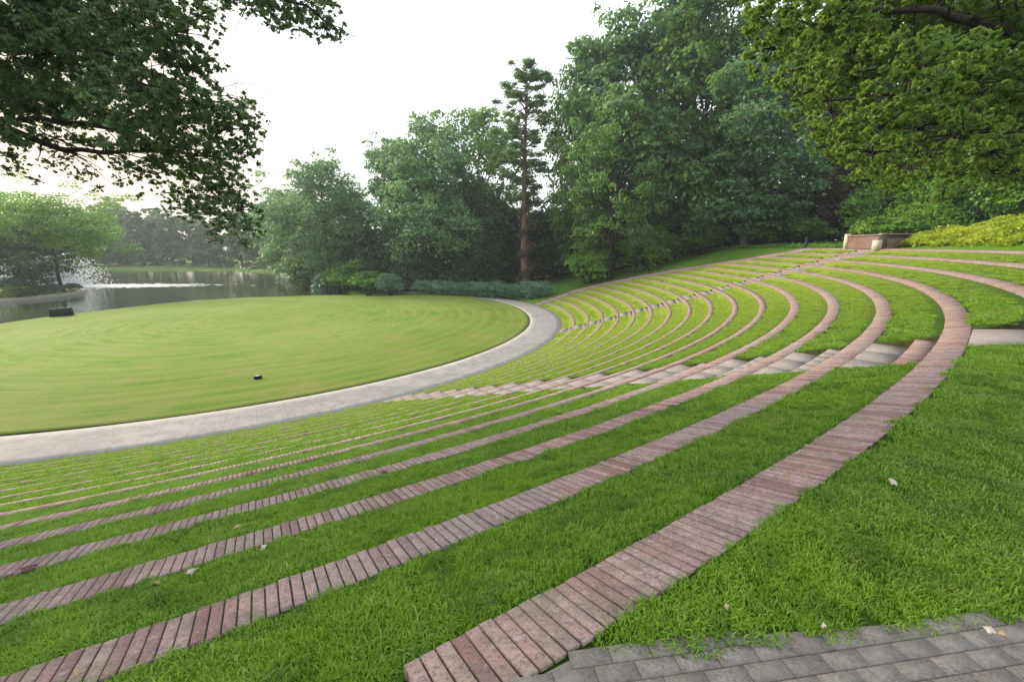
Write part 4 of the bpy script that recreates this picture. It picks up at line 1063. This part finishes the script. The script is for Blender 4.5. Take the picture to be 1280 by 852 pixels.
# ---------------------------------------------------------------- small things
def build_small():
    # black equipment box at the lawn edge
    p = at(79, 401, 52.2); zb = .05
    t = empty('equipment_box', (p[0], p[1], zb), .5); tag(t, 'black box standing on the lawn edge in front of the stone island', 'box')
    mb = MB(); hw, hd, h = 1.0, .45, .95
    mb.hexa([(-hw, -hd, .06), (hw, -hd, .06), (hw, hd, .06), (-hw, hd, .06)], [(-hw*.94, -hd*.5, h), (hw*.94, -hd*.5, h), (hw*.94, hd*.9, h), (-hw*.94, hd*.9, h)]); mb.build('cabinet', M['black'], t)
    mb = MB(); mb.hexa([(-hw*.88, -hd-.01, .16), (hw*.88, -hd-.01, .16), (hw*.88, -hd+.1, .16), (-hw*.88, -hd+.1, .16)], [(-hw*.84, -hd*.56-.03, h-.12), (hw*.84, -hd*.56-.03, h-.12), (hw*.84, -hd*.56+.1, h-.12), (-hw*.84, -hd*.56+.1, h-.12)]); mb.build('grille', M['grille'], t)
    for sx in (-1, 1):
        mb = MB(); mb.box((sx*hw*.8, 0, .03), (.12, .4, .035)); mb.build('foot', M['black'], t)
    # flat dark slab at the far lawn edge
    p = at(475, 369, 73.0); t = empty('low_platform', (p[0], p[1], 0.0), .08); tag(t, 'flat dark low platform at the far lawn edge in front of the shrubs', 'platform')
    mb = MB(); mb.hexa([(-2.2, -1.0, .34), (2.2, -1.0, .34), (2.0, 1.0, .34), (-2.0, 1.0, .34)], [(-2.25, -1.05, .5), (2.25, -1.05, .5), (2.05, 1.05, .5), (-2.05, 1.05, .5)]); mb.build('deck', M['grille'], t)
    for sx, sy in ((-1.8, -.8), (1.8, -.8), (-1.7, .8), (1.7, .8)):
        mb = MB(); mb.box((sx, sy, .17), (.15, .15, .17)); mb.build('leg', M['black'], t)
    # small lawn fixture
    p = at(325, 492, 25.6); t = empty('lawn_fixture', (p[0], p[1], .22)); tag(t, 'small dark fixture with a pale lid set in the lawn near the path', 'lawn fixture')
    mb = MB(); mb.tube([(0, 0, -.3), (0, 0, .06), (0, 0, .07)], [.22, .22, .20], 16); mb.build('housing', M['black'], t)
    mb = MB(); mb.box((0, 0, .085), (.13, .10, .012), .4); mb.build('lid', M['stone'], t)
    # low brick retaining wall on the hill
    A_ = np.array(at(1058, 308, 38.5)[:2]); B_ = np.array(at(1102, 308, 33.5)[:2]); C_ = np.array(at(1150, 308, 34.8)[:2])
    zb = 7.62; root = empty('brick_wall', (B_[0], B_[1], zb)); tag(root, 'low red brick retaining wall with a pale pier on the hill right of centre', 'wall')
    inv = np.array([B_[0], B_[1], zb])
    core = MB(); bm = MB(); cp = MB()
    for (S_, E_, hh, hh2) in ((A_, B_, 1.0, 1.05), (B_, C_, 1.05, .8)):
        d = E_-S_; L_ = np.linalg.norm(d); d /= L_; nrm = np.array([d[1], -d[0]])
        if np.dot(nrm, -S_) < 0: nrm = -nrm
        rz = math.atan2(d[1], d[0])
        cen = (S_+E_)/2 - nrm*.16; core.box((cen[0]-inv[0], cen[1]-inv[1], (hh-.02)/2-.3), (L_/2, .15, (hh-.02)/2+.3), rz)
        nc = int(min(hh, hh2)/.085)
        for c in range(nc):
            nb = int(L_/.235)
            for b in range(nb):
                s = (b+.5+(.5 if c % 2 else 0)*.98)*.235
                if s > L_-.1: continue
                q = S_+d*s-nrm*.03; bm.box((q[0]-inv[0], q[1]-inv[1], .04+c*.085), (.11, .055, .037), rz, random.random())
        nb = int(L_/.105)
        for b in range(nb):
            q = S_+d*(b+.5)*.105-nrm*.13; cp.box((q[0]-inv[0], q[1]-inv[1], hh+.03), (.048, .22, .05), rz, random.random())
    core.build('mortar_core', M['mortar'], root); bm.build('brick_face', M['wall'], root); cp.build('coping', M['cap'], root)
    q = A_+(B_-A_)*.93; mb = MB(); mb.box((q[0]-inv[0]-.15, q[1]-inv[1]-.1, .25), (.3, .25, .4), .3); mb.build('stone_block', M['stone'], root)
    mb = MB(); mb.box((A_[0]-inv[0], A_[1]-inv[1], .5), (.17, .17, .72), .3); mb.build('pier', M['stone'], root)
    # wooden post
    p = at(1007, 308, 46); zz = float(H(p[0], p[1])); t = empty('wooden_post', (p[0], p[1], zz)); tag(t, 'short dark post at the top of the farther aisle', 'post')
    mb = MB(); mb.tube([(0, 0, -.2), (0, 0, .75), (.01, 0, .95)], [.12, .11, .09], 10); mb.build('shaft', M['wood'], t)
    mb = MB(); mb.tube([(.01, 0, .95), (.01, 0, 1.0), (.01, 0, 1.06)], [.15, .15, .04], 10); mb.build('cap', M['wood'], t)
build_small()

# fallen leaves
def fallen(u, v, sz, mat, label, seed):
    g = np.random.default_rng(seed); d = ray(u, v); t = 1.5/abs(d[2])
    while True:
        P = np.array([0, 0, CAM_Z])+d*t; r, a = topolar(P[0], P[1]); k = int(math.floor((R_A-r)/DR)); onb = r > R_A-DR*k-capw(k)
        zg = Z_A if r > R_A else (Z_A-DZ*k if onb else float(tread_z(r, k)))
        if P[2] < zg+.035 or t > 80: break
        t *= 1.002
    n = 14; th = np.linspace(0, 2*np.pi, n, endpoint=False); lob = 1+.32*np.cos(th*5+g.random()*6)
    x = np.cos(th)*lob*sz*.5*1.25; y = np.sin(th)*lob*sz*.5*.8; z = .25*sz*np.cos(th*2+g.random()*6)*.6+g.normal(size=n)*sz*.03
    V = np.vstack([np.stack([x, y, z], -1), [[0, 0, .02]]]); V2 = V.copy(); V2[:, 2] -= .002; j = np.arange(n)
    F = np.concatenate([np.stack([j, (j+1) % n, np.full(n, n)], -1), np.stack([(j+1) % n+n+1, j+n+1, np.full(n, 2*n+1)], -1), np.stack([(j+1) % n, j, j+n+1], -1), np.stack([(j+1) % n, j+n+1, (j+1) % n+n+1], -1)])
    t_ = empty('fallen_leaf', (P[0], P[1], P[2]+sz*.12), g.random()*6.28); t_.rotation_euler = (g.normal()*.2, g.normal()*.2, g.random()*6.28)
    tag(t_, label, 'leaf', 'fallen leaves on grass and brick'); obj('blade', mesh_np('blade', np.vstack([V, V2]), F, mat), t_)
    mb = MB(); mb.tube([(sz*.4, 0, 0), (sz*.7, .02*sz, .06*sz), (sz*.95, .1*sz, .02*sz)], [.0035, .0025, .002], 5); mb.build('stalk', mat, t_)
FL = [(330, 684, 0.053, 'leaf_pale', 'pale fallen leaf on the brick band nearest below the foreground grass at left'), (240, 714, 0.058, 'leaf_pale', 'pale fallen leaf on grass just below the second brick band at left'),
      (297, 659, 0.062, 'leaf_tan', 'tan fallen leaf lying in the grass strip at left centre'), (36, 710, 0.088, 'leaf_brown', 'dark brown fallen leaf on a brick band at the left edge'),
      (196, 729, 0.049, 'leaf_tan', 'tan fallen leaf in the grass left of the palest leaf'), (1116, 603, 0.053, 'leaf_pale', 'pale fallen leaf alone in the grass on the right'),
      (908, 759, 0.022, 'leaf_tan', 'small tan fallen leaf in the grass just above the grey paving'), (1236, 789, 0.044, 'leaf_pale', 'crumpled pale fallen leaf on the paving at the lower right'),
      (1252, 794, 0.031, 'leaf_tan', 'small tan fallen leaf beside the crumpled pale one at lower right'), (982, 593, 0.040, 'leaf_tan', 'tan fallen leaf in the grass beside the widest brick band'),
      (480, 590, 0.070, 'leaf_brown', 'brown fallen leaf on a brick band in the middle left'), (1030, 783, 0.018, 'leaf_pale', 'tiny pale fallen leaf where the grass meets the grey paving'),
      (760, 500, 0.053, 'leaf_tan', 'tan fallen leaf in a grass strip below the nearer aisle'), (97, 842, 0.031, 'leaf_tan', 'tan fallen leaf beside a brick band at the lower left corner')]
for i, (u, v, sz, m_, lab) in enumerate(FL): fallen(u, v, sz, M[m_], lab, 300+i)

# ---------------------------------------------------------------- haze
def build_haze():
    lo, hi = (-690, -620, -5), (640, 710, 75)
    x0, y0, z0 = lo; x1, y1, z1 = hi
    V = [(x0, y0, z0), (x1, y0, z0), (x1, y1, z0), (x0, y1, z0), (x0, y0, z1), (x1, y0, z1), (x1, y1, z1), (x0, y1, z1)]
    F = np.array([(0, 3, 2, 1), (4, 5, 6, 7), (0, 1, 5, 4), (1, 2, 6, 5), (2, 3, 7, 6), (3, 0, 4, 7)])
    m = new_mat('haze_air'); n = N(m); v = n.n('ShaderNodeVolumePrincipled'); o = n.n('ShaderNodeOutputMaterial')
    v.inputs['Color'].default_value = (.86, .93, 1, 1); v.inputs['Density'].default_value = .0004; v.inputs['Anisotropy'].default_value = .2
    n.l(v.outputs[0], o.inputs['Volume'])
    tag(obj('haze', mesh_np('haze', V, F, m)), kind='stuff')
HAZE = True
if HAZE: build_haze()
